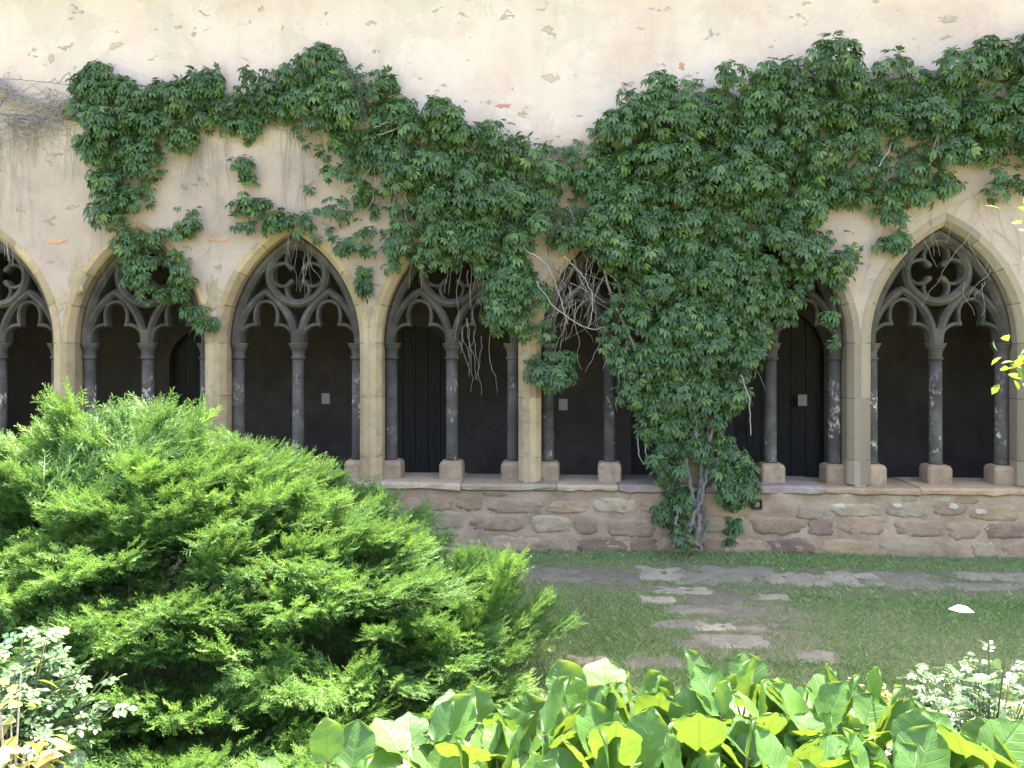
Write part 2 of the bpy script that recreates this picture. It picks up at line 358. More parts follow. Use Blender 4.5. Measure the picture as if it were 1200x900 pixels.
fr.sweep(full, prof(.092, .13, .345, .035))
me_frame = mesh('traceried_window', fr.V, fr.F)
lan = MB()
lh, lc = .300, .300; lr = lh + lc
for sx in (-1, 1):
    a1 = math.acos(-lc / lr)
    A = [(lc + lr * math.cos(a), lr * math.sin(a)) for a in np.linspace(math.pi, a1, 14)]; A = A + [(-x, z) for x, z in A[::-1][1:]]
    lan.sweep([(x + sx * .326, z) for x, z in A], prof(.078, .155 + .002 * sx, .315 + .001 * sx, .034))
lan.box(-.036, .036, .152, .32, 0, .14)
me_lancet = mesh('lancet_bars', lan.V, lan.F)
foil = MB()
for sx in (-1, 1):
    cx = sx * .326
    up = spline([(-.098,.178),(-.112,.21),(-.118,.27),(-.112,.335),(-.078,.398),(0,.428),(.078,.398),(.112,.335),(.118,.27),(.112,.21),(.098,.178)])
    foil.sweep([(x + cx, z) for x, z in up], prof(.036, .182, .285, .014))
    for s in (-1, 1):
        lo = spline([(s*.090,.182),(s*.14,.188),(s*.20,.170),(s*.25,.128),(s*.278,.07),(s*.284,0)])
        foil.sweep([(x + cx, z) for x, z in lo], prof(.036, .184, .283, .014))
me_foil = mesh('trefoil', foil.V, foil.F)
OC = .695
ring = MB(); ring.sweep(arc(0, OC, .293, 0, 2*math.pi, 41)[:-1], prof(.084, .146, .322, .036), True)
me_ring = mesh('oculus_ring', ring.V, ring.F)
qf = MB(); t_in = .0466
for k in range(4):
    a = k * math.pi / 2; a_in = math.atan2(t_in, t_in - .155)
    pts = [(.155 + .118 * math.cos(b), .118 * math.sin(b)) for b in np.linspace(-a_in * .97, a_in * .97, 22)]
    qf.sweep([(x*math.cos(a) - z*math.sin(a), OC + x*math.sin(a) + z*math.cos(a)) for x, z in pts], prof(.036, .186 + .001 * k, .28, .014))
me_quat = mesh('quatrefoil', qf.V, qf.F)
SH0, SH1 = SILL + .19, SPR - .165
cs = MB(); cs.lathe([(.066, SH0 - .012), (.066, SH0 + .015), (.060, SH0 + .03), (.058, SH1)], 18)
me_shaft = mesh('column_shaft', cs.V, cs.F, True)
cp = MB(); cp.lathe([(.058, SH1), (.072, SH1 + .004), (.076, SH1 + .014), (.072, SH1 + .024), (.062, SH1 + .03), (.063, SH1 + .07), (.074, SH1 + .108),
                     (.088, SH1 + .122), (.088, SH1 + .132), (.082, SH1 + .136), (.098, SH1 + .145), (.100, SH1 + .164)], 18)
me_cap = mesh('capital', cp.V, cp.F, True)
bs = MB()
def blk(mb, h, z0, z1, ch):
    c = h - ch
    lv = [(z0, h, ch * .5), (z1 - ch * 1.2, h, ch * .5), (z1 - ch * .35, h - ch * .35, ch * .5), (z1, h - ch * 1.1, ch * .4)]; V, F = [], []
    for z, a, k in lv:
        V += [(-a+k,-a,z),(a-k,-a,z),(a,-a+k,z),(a,a-k,z),(a-k,a,z),(-a+k,a,z),(-a,a-k,z),(-a,-a+k,z)]
    for i in range(3): F += [(i*8+k, i*8+(k+1)%8, i*8+8+(k+1)%8, i*8+8+k) for k in range(8)]
    F += [tuple(range(8))[::-1], tuple(range(24, 32))]; mb.add(V, F)
blk(bs, .115, SILL - .01, SILL + .182, .035)
me_base = mesh('base_block', bs.V, bs.F)
# voussoirs of the surround: three jamb stones and four arch stones on either side
rp = [(RING, .35), (0.0, .35), (0.0, .055), (.014, .035), (.05, -.004), (RING, -.004)]
def vous(path, name):
    m = MB(); m.sweep(path, [(-a, y) for a, y in rp]); return mesh(name, m.V, m.F)
jz = [SILL + .002, .93, 1.52, SPR]; g = .0022
me_v = []
for a, b in zip(jz[:-1], jz[1:]):
    me_v.append(vous([(HW, a + g), (HW, b - g)], 'jamb_stone'))
a0, a1 = 0.0, math.acos(CC / RR); aa = [0, .27, .52, .77, 1.0]
for s0, s1 in zip(aa[:-1], aa[1:]):
    e = g / RR
    an = np.linspace(a0 + (a1 - a0) * s0 + e, a0 + (a1 - a0) * s1 - (e if s1 < 1 else 0), 7)
    pth = [(-CC + RR * math.cos(a), RR * math.sin(a) + SPR) for a in an]
    me_v.append(vous(pth, 'voussoir'))
for me in me_v: me.materials.append(M['sandstone'])
ends = me_v[-1]
# the two topmost stones meet at the apex: trim the crown stone to the bay's centre line
for v_ in list(ends.vertices)[-len(rp):]:
    r_ = math.hypot(v_.co.x + CC, v_.co.z - SPR); v_.co.x = .0012; v_.co.z = SPR + math.sqrt(r_ * r_ - CC * CC)
for me, mt in ((me_frame, 'tracery'), (me_lancet, 'tracery'), (me_foil, 'tracery'), (me_ring, 'tracery'), (me_quat, 'tracery'),
               (me_shaft, 'column'), (me_cap, 'tracery'), (me_base, 'base_stone')): me.materials.append(M[mt])
mirror = []
for me in me_v:
    m2 = me.copy(); m2.transform(Matrix.Scale(-1, 4, (1, 0, 0))); m2.flip_normals(); mirror.append(m2)
for xc in bxs:
    wn = link('traceried_window', me_frame, None, bld, (xc, 0, SPR))
    for nm, me in (('lancet_bars', me_lancet), ('trefoil_cusping', me_foil), ('oculus_ring', me_ring), ('quatrefoil', me_quat)): link(nm, me, None, wn)
    for cx in (-.618, 0, .618):
        for nm, me in (('column_shaft', me_shaft), ('capital', me_cap), ('base_block', me_base)):
            o = link(nm, me, None, wn, (cx + rng.normal(0, .002), TY + rng.normal(0, .002), -SPR)); o.rotation_euler.z = rng.normal(0, .03) if nm == 'base_block' else rng.random() * 6
    for me in me_v + mirror:
        o = link(me.name.split('.')[0], me, None, wn, (0, rng.normal(0, .0012), -SPR))

# low wall under the arcade: mortar core with coping stones and rubble set in its face
pz = SILL - .065
from mathutils import noise as mnoise
def rough(x, z, a=.022):
    return a * mnoise.fractal(Vector((x * 3.2, z * 5.0, 1.7)), 1.0, 2.1, 5)
core = MB(); N = 520; zs = list(np.linspace(-.15, pz, 24)); rows = []
for z in zs: rows.append([(x, -.080 + rough(x, z), z) for x in np.linspace(XL, XR, N)])
V = [p for r in rows for p in r]; F = [(i*N+k, i*N+k+1, (i+1)*N+k+1, (i+1)*N+k) for i in range(len(zs)-1) for k in range(N-1)]
b = len(V); V += [(x, .5, pz) for x in np.linspace(XL, XR, N)]; F += [((len(zs)-1)*N+k, (len(zs)-1)*N+k+1, b+k+1, b+k) for k in range(N-1)]
core.add(V, F); core.add([(XL,.5,-.15),(XR,.5,-.15),(XR,.5,pz),(XL,.5,pz)], [(1,0,3,2)])
par = core.build('low_wall', M['mortar'], bld, smooth=True)
def rock(cx, cz, wd, ht, y, dome, nv=11, ex=3.2, jit=(.86, 1.06)):
    """irregular flat stone face standing proud of the wall plane"""
    an = np.sort((np.arange(nv) + rng.uniform(-.28, .28, nv)) / nv * 2 * np.pi); rr = []
    for a in an:
        c, s = abs(math.cos(a)), abs(math.sin(a)); k = 1 / (c**ex + s**ex)**(1/ex); rr.append(k * rng.uniform(*jit))
    rim = [(cx + .5*wd*r*math.cos(a), cz + .5*ht*r*math.sin(a)) for r, a in zip(rr, an)]
    V = [(x, y + .03, z) for x, z in rim] + [(cx + (x-cx)*.95, y - dome*.35*rng.uniform(.5, 1.3), cz + (z-cz)*.93) for x, z in rim] \
        + [(cx + (x-cx)*.62, y - dome*rng.uniform(.4, 1.2), cz + (z-cz)*.6) for x, z in rim] + [(cx, y - dome, cz)]
    F = []
    for k in range(nv):
        l = (k + 1) % nv
        F += [(k, l, nv+l, nv+k), (nv+k, nv+l, 2*nv+l, 2*nv+k), (2*nv+k, 2*nv+l, 3*nv)]
    return V, F
for zc, ht, ex in ((.105, .20, 0), (.30, .19, 1), (.475, .16, 2), (.585, .07, 3)):
    x = XL + .1
    while x < XR - .2:
        wd = rng.uniform(.22, .60) * (1 if ex < 3 else .5); left = x < 1.0
        if rng.random() < (.9 if ex < 3 else .4):
            mt = str(rng.choice(['pink_stone', 'pink_stone', 'tan_stone', 'ochre_stone', 'purple_stone'], p=[.28, .22, .22, .2, .08]))
            if ex == 0 and left and rng.random() < .75: mt = 'purple_stone'
            V, F = rock(x + wd/2, zc + rng.normal(0, .016), wd * .98, ht * rng.uniform(.86, 1.1), 0, .006, 19, 5.0, (.80, 1.06))
            V = [(xx, yy - .080 + rough(xx, zz) + rng.normal(0, .002), zz) for xx, yy, zz in V]
            link('stone', mesh('stone', V, F, True), M[mt], par)
        x += wd
for px, py, wd, ht in ((983, 593, .14, .05), (1052, 593, .1, .05), (1118, 594, .10, .07), (1150, 600, .12, .06)):
    p = at(px, py, -.09); V, F = rock(p[0], p[2], wd, ht, -.086, .005, 15, 3, (.7, 1.1)); link('stone', mesh('stone', V, F, True), M['pale_stone'], par)
x = XL
while x < XR - .01:
    wd = min(rng.uniform(.55, 1.25), XR - x); p = (x + wd / 2)
    n = 9; top = SILL + rng.normal(0, .003); V = []
    for k in range(n):
        xx = x + .003 + (wd - .006) * k / (n - 1)
        fr_ = -.115 + rng.normal(0, .010); lo = pz - .008 + rng.normal(0, .007)
        V += [(xx, fr_ + .03, lo), (xx, fr_, lo + .018), (xx, fr_ + rng.normal(0, .005), top - .02), (xx, fr_ + .028, top), (xx, .52, top), (xx, .52, lo + .02)]
    F = [(k*6+i, k*6+(i+1)%6, k*6+6+(i+1)%6, k*6+6+i) for k in range(n-1) for i in range(6)] + [tuple(range(6))[::-1], tuple(range((n-1)*6, n*6))]
    kind = 'tan_stone' if p < .6 else ('cope_grey' if p < 2.2 else 'ochre_stone')
    link('coping_stone', mesh('coping_stone', V, F), M[kind], par); x += wd

# gallery behind the arches: floor, back wall with doorways, vault, end walls; upper wall and roof
GB = 3.6
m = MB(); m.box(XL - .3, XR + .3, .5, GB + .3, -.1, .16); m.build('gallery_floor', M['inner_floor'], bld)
doors = [(-2.1, .55, 2.2), (1.5, .5, 2.3), (3.05, .62, 2.35), (-5.2, .5, 2.2)]
m = MB(); xs = XL - .3
for dx, dh, dz in sorted(doors):
    m.box(xs, dx - dh, GB, GB + .3, .16, 3.8)
    A = [(dx - dh * math.cos(a), dz - .45 + dh * math.sin(a)) for a in np.linspace(0, math.pi, 13)]
    for (xa, za), (xb, zb) in zip(A[:-1], A[1:]):
        m.add([(xa, GB, za), (xb, GB, zb), (xb, GB, 3.8), (xa, GB, 3.8)], [(0, 1, 2, 3)])
        m.add([(xa, GB, za), (xa, GB + .3, za), (xb, GB + .3, zb), (xb, GB, zb)], [(0, 1, 2, 3)])
    xs = dx + dh
m.box(xs, XR + .3, GB, GB + .3, .16, 3.8)
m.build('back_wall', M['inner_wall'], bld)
t = NT('door_wood'); v = t.world()
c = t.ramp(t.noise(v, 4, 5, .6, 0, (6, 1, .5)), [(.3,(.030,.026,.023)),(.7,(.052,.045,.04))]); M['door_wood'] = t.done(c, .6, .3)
for dx, dh, dz in doors:
    d = MB(); nb = 6
    for k in range(nb):
        xa = dx - dh + 2 * dh * k / nb; d.box(xa + .004, xa + 2 * dh / nb - .004, GB + .16, GB + .22, .17, dz + .2)
    d.build('gallery_door', M['door_wood'], bld)
m = MB()
for k in range(14):
    a0_, a1_ = math.pi * k / 14, math.pi * (k + 1) / 14; yc, rr = .5 + (GB - .5) / 2, (GB - .5) / 2
    y0_, z0_, y1_, z1_ = yc - rr*math.cos(a0_), 2.95 + .62*math.sin(a0_), yc - rr*math.cos(a1_), 2.95 + .62*math.sin(a1_)
    m.add([(XL-.3, y0_, z0_), (XR+.3, y0_, z0_), (XR+.3, y1_, z1_), (XL-.3, y1_, z1_)], [(0, 1, 2, 3)])
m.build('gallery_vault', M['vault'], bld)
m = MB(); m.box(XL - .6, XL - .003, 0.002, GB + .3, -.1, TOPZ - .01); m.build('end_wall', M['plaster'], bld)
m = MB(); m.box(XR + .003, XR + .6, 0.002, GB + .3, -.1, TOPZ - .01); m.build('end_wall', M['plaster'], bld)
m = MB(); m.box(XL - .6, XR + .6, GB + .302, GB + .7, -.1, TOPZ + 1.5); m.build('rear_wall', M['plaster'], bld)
m = MB()
ey, ez = -.42, TOPZ + .02; ry, rz = 3.6, TOPZ + 2.9; by_ = 7.4
V = [(XL-.9, ey, ez), (XR+.9, ey, ez), (XR+.9, ry, rz), (XL-.9, ry, rz), (XL-.9, by_, ez), (XR+.9, by_, ez)]
V += [(x, y, z - .12) for x, y, z in V]
m.add(V, [(0,1,2,3), (3,2,5,4), (7,6,9,8), (8,9,10,11), (0,6,7,1), (4,5,11,10), (0,3,9,6), (3,4,10,9), (1,7,8,2), (2,8,11,5)])
m.build('roof', M['roof_tile'], bld)
# bricks and stones laid bare where the plaster has fallen off
for px, py, wd, ht, mt in ((68, 283, .22, .07, 'red_brick'), (258, 281, .26, .06, 'red_brick'), (590, 124, .17, .05, 'red_brick'), (57, 306, .05, .05, 'red_brick'),
                           (799, 78, .06, .10, 'red_brick'), (292, 88, .17, .08, 'bare_plaster'), (1066, 76, .12, .06, 'red_brick'), 
                           (1112, 22, .20, .09, 'bare_plaster'), (60, 68, .08, .12, 'bare_plaster')):
    p = at(px, py, 0); V, F = rock(p[0], p[2], wd, ht, .0, .004, 21, 3.5, (.55, 1.12)); link('brick' if mt == 'red_brick' else 'bared_stone', mesh('bared', V, F, True), M[mt], pw)
# yellow sandstone bared beside the arch heads
for px, py, wd, ht in ((90, 325, .2, .46), (250, 345, .17, .42), (434, 372, .16, .3), (70, 352, .16, .3)):
    p = at(px, py, 0); V, F = rock(p[0], p[2], wd, ht, .001, .003, 25, 3.0, (.6, 1.15)); link('bared_stone', mesh('bared', V, F, True), M['tan_stone'], pw)

# things on the walls
def plaque(px, py, label, s=1.0):
    p = at(px, py, GB); m = MB(); m.box(-.058*s, .058*s, -.018, -.002, -.075*s, .075*s)
    tag(m.build('wall_plaque', M['plaque'], None, p), label, 'plaque', 'plaques in the gallery')
plaque(382, 467, 'pale plaque on the gallery wall behind the uncovered arch right of the juniper top')
plaque(660, 474, 'pale plaque on the gallery wall beside the yellow sandstone pier', 1.05)
plaque(940, 469, 'grey plaque on the gallery wall behind the arch with the creeper strand', 1.05)
p = at(887, 591, -.1); m = MB(); a, b_ = .046, .030
m.sweep([(-a, -a), (a, -a), (a, a), (-a, a)], [(.016, -.02), (.016, .03), (0, .03), (0, -.02)], True)
br = m.build('iron_bracket', M['iron'], None, p); tag(br, 'small square iron frame fixed in the low stone wall beside the creeper', 'bracket')
m = MB(); V, F = rock(0, 0, .055, .055, .0, .012); m.add(V, F); m.build('stone_plug', M['flag_tan'], br)

# ------------------------------------------------------------------ flagstone path in the lawn
path = tag(empty('path', (0, 0, 0)), 'worn flagstone path sunk in the lawn', 'path', kind='structure')
flags = [(612,676,.5,.5,0),(660,677,.5,.42,0),(712,678,.6,.40,0),(772,674,.55,.42,1),(815,678,.4,.4,0),(862,675,.72,.52,0),(915,680,.42,.34,1),(953,682,.45,.36,1),(1000,681,.5,.4,1),(1062,682,.72,.44,0),
         (1152,679,.56,.24,1),(1150,690,.6,.2,0),(1215,683,.5,.4,0),(1270,683,.6,.4,0),(800,693,.5,.22,1),(840,703,.55,.28,0),(822,716,.60,.24,0),(862,719,.5,.22,0),(795,733,.42,.2,0),(838,736,.3,.14,1),(860,752,.56,.26,0),
         (815,756,.3,.18,0),(905,702,.3,.16,1),(770,704,.3,.2,1),(690,775,.35,.2,0),(770,778,.4,.25,0),(960,770,.3,.2,0),(880,738,.28,.14,0)]
flag_rects = []
for px, py, wd, dp, k in flags:
    d = CAM[2] * FPX / (py - HOR); p = at(px, py, CAM[1] + d * (math.cos(YAW) + (px-600)/FPX*math.sin(YAW)))
    a_, b_ = 13, 9; V = []; seed = rng.random() * 50; gz = float(ground_z(p[0], p[1]))
    for i_ in range(a_):
        for j_ in range(b_):
            u, w_ = -1 + 2 * i_ / (a_ - 1), -1 + 2 * j_ / (b_ - 1)
            e = 1 + .22 * mnoise.noise(Vector((u * 1.5 + seed, w_ * 1.5, .3))); fx, fy = u * wd * .56 * e, w_ * dp * .6 * e
            hh = .007 + .020 * mnoise.fractal(Vector((u * 2.2 + seed, w_ * 1.6, 4.0)), 1.0, 2.0, 4) - .03 * max(abs(u), abs(w_))**6
            V.append((fx, fy, hh + float(ground_z(p[0] + fx, p[1] + fy)) - gz))
    F = [(i_*b_+j_, (i_+1)*b_+j_, (i_+1)*b_+j_+1, i_*b_+j_+1) for i_ in range(a_-1) for j_ in range(b_-1)]
    o = link('flagstone', mesh('flagstone', V, F, True), M['flag_tan' if k else 'flag_grey'], path, (p[0], p[1], gz)); o.rotation_euler.z = rng.normal(0, .05)
    flag_rects.append((p[0], p[1], wd * .5, dp * .5))

# ------------------------------------------------------------------ grass
n = 430000
gxy = np.stack([rng.uniform(-3.5, 6.0, n), -rng.random(n)**.9 * 4.6 - .06], 1)
keep = np.ones(n, bool)
for x, y, a, b_ in flag_rects:
    e = ((gxy[:, 0] - x) / a)**4 + ((gxy[:, 1] - y) / b_)**4; keep &= ~((e < .8) & (rng.random(n) < .86))
pat = np.sin(gxy[:,0]*2.3+1.1*np.sin(gxy[:,1]*1.9)) * np.sin(gxy[:,1]*3.1+np.sin(gxy[:,0]*3.7)) + .5*np.sin(gxy[:,0]*9+gxy[:,1]*5)*np.sin(gxy[:,1]*11-gxy[:,0]*3)
onpath = ((gxy[:, 1] < -.5) & (gxy[:, 1] > -1.25)) | ((np.abs(gxy[:, 0] - 1.35) < .45) & (gxy[:, 1] > -2.6) & (gxy[:, 1] < -1))
keep &= rng.random(n) < np.clip(.76 + .3 * pat, .12, 1) * np.where(onpath, .34, 1.0)
gxy = gxy[keep]; n = len(gxy)
hgt = rng.uniform(.012, .040, n) * (1 + .25 * np.sin(gxy[:,0]*1.3 + gxy[:,1]*2)); az = rng.random(n) * 6.283; wid = rng.uniform(.0012, .0026, n); lean = rng.uniform(.2, 1.3, n) * hgt; la = rng.random(n) * 6.283
base = np.stack([gxy[:,0], gxy[:,1], ground_z(gxy[:,0], gxy[:,1]) - .003], 1)
sd = np.stack([np.cos(az), np.sin(az), np.zeros(n)], 1) * wid[:, None]; ln = np.stack([np.cos(la), np.sin(la), np.zeros(n)], 1) * lean[:, None]
up = np.stack([np.zeros(n), np.zeros(n), hgt], 1)
V = np.stack([base - sd, base + sd, base + up * .62 + ln * .4 + sd * .75, base + up + ln], 1).reshape(-1, 3)
k = np.arange(n)[:, None] * 4; F = np.concatenate([k + np.array([[0, 1, 2]]), k + np.array([[0, 2, 3]])])
tag(link('grass', big_mesh('grass', V, F, np.repeat(rng.random(n), 4)), M['grass_blade']), 'short patchy green grass of the cloister lawn', 'grass', kind='stuff')

# ------------------------------------------------------------------ leaf templates
def leaflet(L, W, fold, droop, wb=.8):
    """pointed oval leaflet along +y, folded on its midrib"""
    T = [(0,0,0)]; 
    for s, w_ in ((.3, wb), (.64, 1.0)):
        z = -droop * L * s * s
        T += [(-W*w_/2, L*s, z + fold*W*w_), (0, L*s, z), (W*w_/2, L*s, z + fold*W*w_)]
    T += [(0, L, -droop * L)]
    F = [(0,2,1),(0,3,2),(1,2,5),(1,5,4),(2,3,6),(2,6,5),(4,5,7),(5,6,7)]
    return np.array(T, float), np.array(F)
def palmate(seed):
    r = np.random.default_rng(seed); VV, FF = [], []; b = 0
    for a, L in ((-68, .66), (-33, .90), (0, 1.0), (33, .90), (68, .66)):
        T, F = leaflet(.082 * L * r.uniform(.9, 1.1), .031 * L * r.uniform(.9, 1.1), .26, r.uniform(.15, .55), .58); T[:, 1] += .008; a = R(a + r.normal(0, 7)); c, s = math.cos(a), math.sin(a)
        T = np.stack([T[:,0]*c + T[:,1]*s, -T[:,0]*s + T[:,1]*c, T[:,2] - .0], 1); T[:, 1] += .004
        VV.append(T); FF.append(F + b); b += len(T)
    return np.concatenate(VV), np.concatenate(FF)
PALM = [palmate(s) for s in range(3)]
palm_me = [big_mesh('creeper_leaf', *t_) for t_ in PALM]
for me in palm_me: me.materials.append(M['creeper_leaf'])
def creeper_leaves(pos, out, size):
    """orientation: leaves hang, tips down and outwards, faces up to the light"""
    n = len(pos); d = unit(out * np.array([1, 1, 1]) ); fw = unit(d * .55 + np.array([0, -.10, -.78]) + rng.normal(0, .30, (n, 3)))
    nr = unit(d * .9 + np.array([0, -.25, .42]) + rng.normal(0, .28, (n, 3))); return frames(fw, nr), size * rng.uniform(.72, 1.2, n)
def build_creeper(thing, base, parts_, seed, big=280):
    """parts_: (outline in survey pixels, clumps per m2, clump size, thickness, leaves per clump, under-layer per m2)"""
    allp, allo = [], []
    for poly, dens, cr, thick, lpc, under in parts_:
        q = [at(px, py, 0.0) for px, py in poly]; wp = np.array([(v[0], v[2]) for v in q]); A = poly_area(wp)
        nc = max(5, int(A * dens * 1.15)); C = sample_poly(wp, nc)
        for cx, cz in C:
            r = cr * rng.uniform(.6, 1.3); cyy = -.05 - thick * rng.random()**1.4; k = max(4, int(lpc * (r / cr)**2 * rng.uniform(.7, 1.3)))
            d = unit(rng.normal(0, 1, (k, 3)) + np.array([0, -.55, .18])); d[:, 1] = -np.abs(d[:, 1]); rad = rng.uniform(.7, 1.05, k)
            p = np.array([cx, cyy, cz]) + d * rad[:, None] * np.array([r, r * .8, r * .85]); p[:, 1] = np.minimum(p[:, 1], -.012); allp.append(p); allo.append(d)
        nu = int(A * under)
        if nu:
            U = sample_poly(wp, nu); p = np.stack([U[:,0], -.02 - rng.random(nu) * (thick * .5 + .03), U[:,1]], 1); allp.append(p); allo.append(unit(rng.normal(0, .4, (nu, 3)) + np.array([0, -1, 0])))
    pos, out = np.concatenate(allp), np.concatenate(allo); rot, scl = creeper_leaves(pos, out, 1.05)
    score = -pos[:, 1] - out[:, 1] * .15 + rng.random(len(pos)) * .22 - 5 * (pos[:, 2] > 5.6); order = np.argsort(-score); sel = np.zeros(len(pos), bool); sel[order[:big]] = True
    for i_ in np.where(sel)[0]:
        o = link('leaf', palm_me[i_ % 3], None, thing); Mx = Matrix(rot[i_].tolist()).to_4x4() @ Matrix.Scale(scl[i_], 4); Mx.translation = Vector(pos[i_] - base); o.matrix_basis = Mx
    rest = np.where(~sel)[0]; VV, FF, TT = [], [], []; b = 0
    for k in range(3):
        ii = rest[k::3]; V, F, T_ = scatter(*PALM[k], pos[ii], rot[ii], scl[ii]); VV.append(V); FF.append(F + b); TT.append(T_); b += len(V)
    o = link('foliage', big_mesh('foliage', np.concatenate(VV) - base, np.concatenate(FF), np.concatenate(TT)), M['creeper_leaf'], thing); o['kind'] = 'stuff'
    print('creeper leaves', len(pos))
def strand(px, py, length, y=-.05, wob=.02, r=.0035, drift=0.0, n=None):
    p = at(px, py, y); n = n or max(6, int(length / .05)); s = np.linspace(0, 1, n)
    x = p[0] + drift * s + np.cumsum(rng.normal(0, wob * .5, n)) ; yy = y + np.cumsum(rng.normal(0, wob * .3, n)); yy = np.minimum(yy, -.012)
    z = p[2] - length * s + np.cumsum(rng.normal(0, wob * .25, n))
    return np.stack([x, yy, z], 1), np.linspace(r, r * .5, n)
def walk(pts, r0, r1, y=None, n=8, jit=.008):
    """a stem through survey points (px, py, Y)"""
    Q = np.array([at(a, b_, c_) for a, b_, c_ in pts]); out = []
    for i_ in range(len(Q) - 1):
        p0, p1, p2, p3 = Q[max(i_-1, 0)], Q[i_], Q[i_+1], Q[min(i_+2, len(Q)-1)]
        for s in np.arange(n) / n: out.append(.5 * (2*p1 + (p2-p0)*s + (2*p0-5*p1+4*p2-p3)*s*s + (3*p1-p0-3*p2+p3)*s**3))
    out.append(Q[-1]); out = np.array(out) + rng.normal(0, jit, (len(out), 3)); return out, np.linspace(r0, r1, len(out))

# the big creeper rooted at the low wall
base = at(806, 641, -.16); base[2] = 0
big_c = tag(empty('creeper', base), 'huge green creeper rooted at the low wall and spreading across the upper plaster', 'creeper')
mass = [(452,200),(468,168),(495,140),(520,130),(560,150),(600,157),(640,170),(672,167),(700,145),(730,122),(760,104),(800,92),(850,94),(900,86),(930,66),(975,74),(1010,80),(1060,82),(1100,84),(1130,72),(1160,56),(1270,48),(1270,190),
        (1190,195),(1150,185),(1110,190),(1060,205),(1000,225),(960,240),(955,285),(975,300),(960,330),(925,345),(900,372),(888,405),(860,430),(845,465),(770,480),(735,465),(725,420),(700,395),(720,330),(700,290),(660,285),(640,250),
        (625,300),(628,400),(600,395),(575,345),(560,318),(520,305),(480,300),(462,270),(452,240)]
skirt = [(600,380),(640,370),(665,400),(672,435),(650,452),(632,445),(615,415)]
mid = [(680,390),(760,400),(760,470),(735,470),(715,420)]
fall = [(735,440),(875,420),(850,475),(835,490),(845,510),(862,530),(872,556),(866,575),(856,590),(850,570),(830,540),(800,545),(792,570),(798,600),(788,625),(776,600),(765,575),(764,540),(770,510),(745,480)]
fall_l = [(765,530),(792,535),(800,570),(803,610),(796,632),(782,615),(772,585)]; fall_r = [(835,520),(860,525),(872,550),(868,572),(856,592),(846,590)]
tip = [(846,560),(866,575),(858,640),(850,640)]
r1 = [(960,225),(1070,205),(1130,200),(1130,215),(1065,235),(1040,255),(1000,250),(985,240)]
r2 = [(1030,248),(1058,246),(1062,270),(1045,290),(1028,288)]
r3 = [(955,270),(1000,268),(1012,300),(985,325),(962,330)]
r4 = [(968,330),(992,325),(990,380),(985,400),(985,438),(966,440),(968,400)]
r5 = [(890,330),(950,320),(930,365),(905,392),(890,400)]
r6 = [(1140,170),(1270,170),(1270,225),(1195,230),(1160,222)]
build_creeper(big_c, base, [(mass, 30, .155, .24, 34, 280), (skirt, 20, .12, .2, 24, 110), (mid, 16, .11, .15, 18, 60), (fall, 34, .12, .18, 24, 110), (fall_l, 60, .10, .28, 22, 130), (fall_r, 60, .10, .2, 22, 110), (tip, 26, .05, .04, 9, 30),
    (r1, 24, .11, .12, 17, 70), (r2, 22, .08, .06, 10, 20), (r3, 20, .12, .12, 20, 60), (r4, 22, .07, .05, 9, 15), (r5, 16, .1, .1, 16, 40), (r6, 18, .1, .08, 12, 30)], 1)
for pts, r0, r1_ in (([(800,640,-.19),(808,615,-.20),(818,585,-.15),(822,555,-.14),(812,500,-.16),(800,430,-.12),(780,330,-.1)], .034, .016),
                     ([(812,640,-.20),(820,612,-.22),(812,585,-.18),(806,550,-.16),(790,480,-.14),(740,400,-.12),(700,300,-.1)], .028, .012),
                     ([(795,641,-.20),(806,625,-.26),(815,600,-.24),(826,570,-.17),(835,500,-.16),(850,420,-.12),(880,300,-.1)], .026, .012),
                     ([(818,640,-.17),(828,615,-.18),(822,580,-.13),(830,530,-.15),(826,470,-.14)], .018, .009),
                     ([(803,641,-.24),(800,625,-.27),(792,612,-.24),(800,580,-.18)], .02, .010),
                     ([(822,641,-.18),(808,634,-.26),(796,637,-.29),(788,641,-.26)], .022, .018)):
    V, F, T_ = tubes([walk(pts, r0, r1_)], 7); o = link('stem', big_mesh('stem', V - base, F, T_, True), M['bark'], big_c)
tw = []
for k in range(60): tw.append(strand(rng.uniform(635, 710), rng.uniform(235, 370), rng.uniform(.2, .8), rng.uniform(-.16, -.04), .034, rng.uniform(.0014, .0036), rng.normal(0, .3)))
for k in range(16): tw.append(strand(rng.uniform(700, 800), rng.uniform(380, 430), rng.uniform(.2, .6), rng.uniform(-.2, -.08), .03, .003, rng.normal(0, .2)))
for k in range(9): tw.append(strand(rng.uniform(535, 585), rng.uniform(370, 400), rng.uniform(.25, .6), -.10, .018, .0022, rng.normal(0, .05)))
for k in range(26): tw.append(strand(rng.uniform(440, 480), rng.uniform(135, 200), rng.uniform(.3, .9), rng.uniform(-.18, -.05), .03, .0035, rng.normal(0, .2)))
for k in range(10): tw.append(strand(rng.uniform(480, 560), rng.uniform(290, 320), rng.uniform(.2, .8), -.09, .016, .0024, rng.normal(0, .05)))
for k in range(4): tw.append(strand(rng.uniform(865, 900), rng.uniform(360, 420), rng.uniform(.2, .55), -.12, .02, .0024, rng.normal(0, .12)))
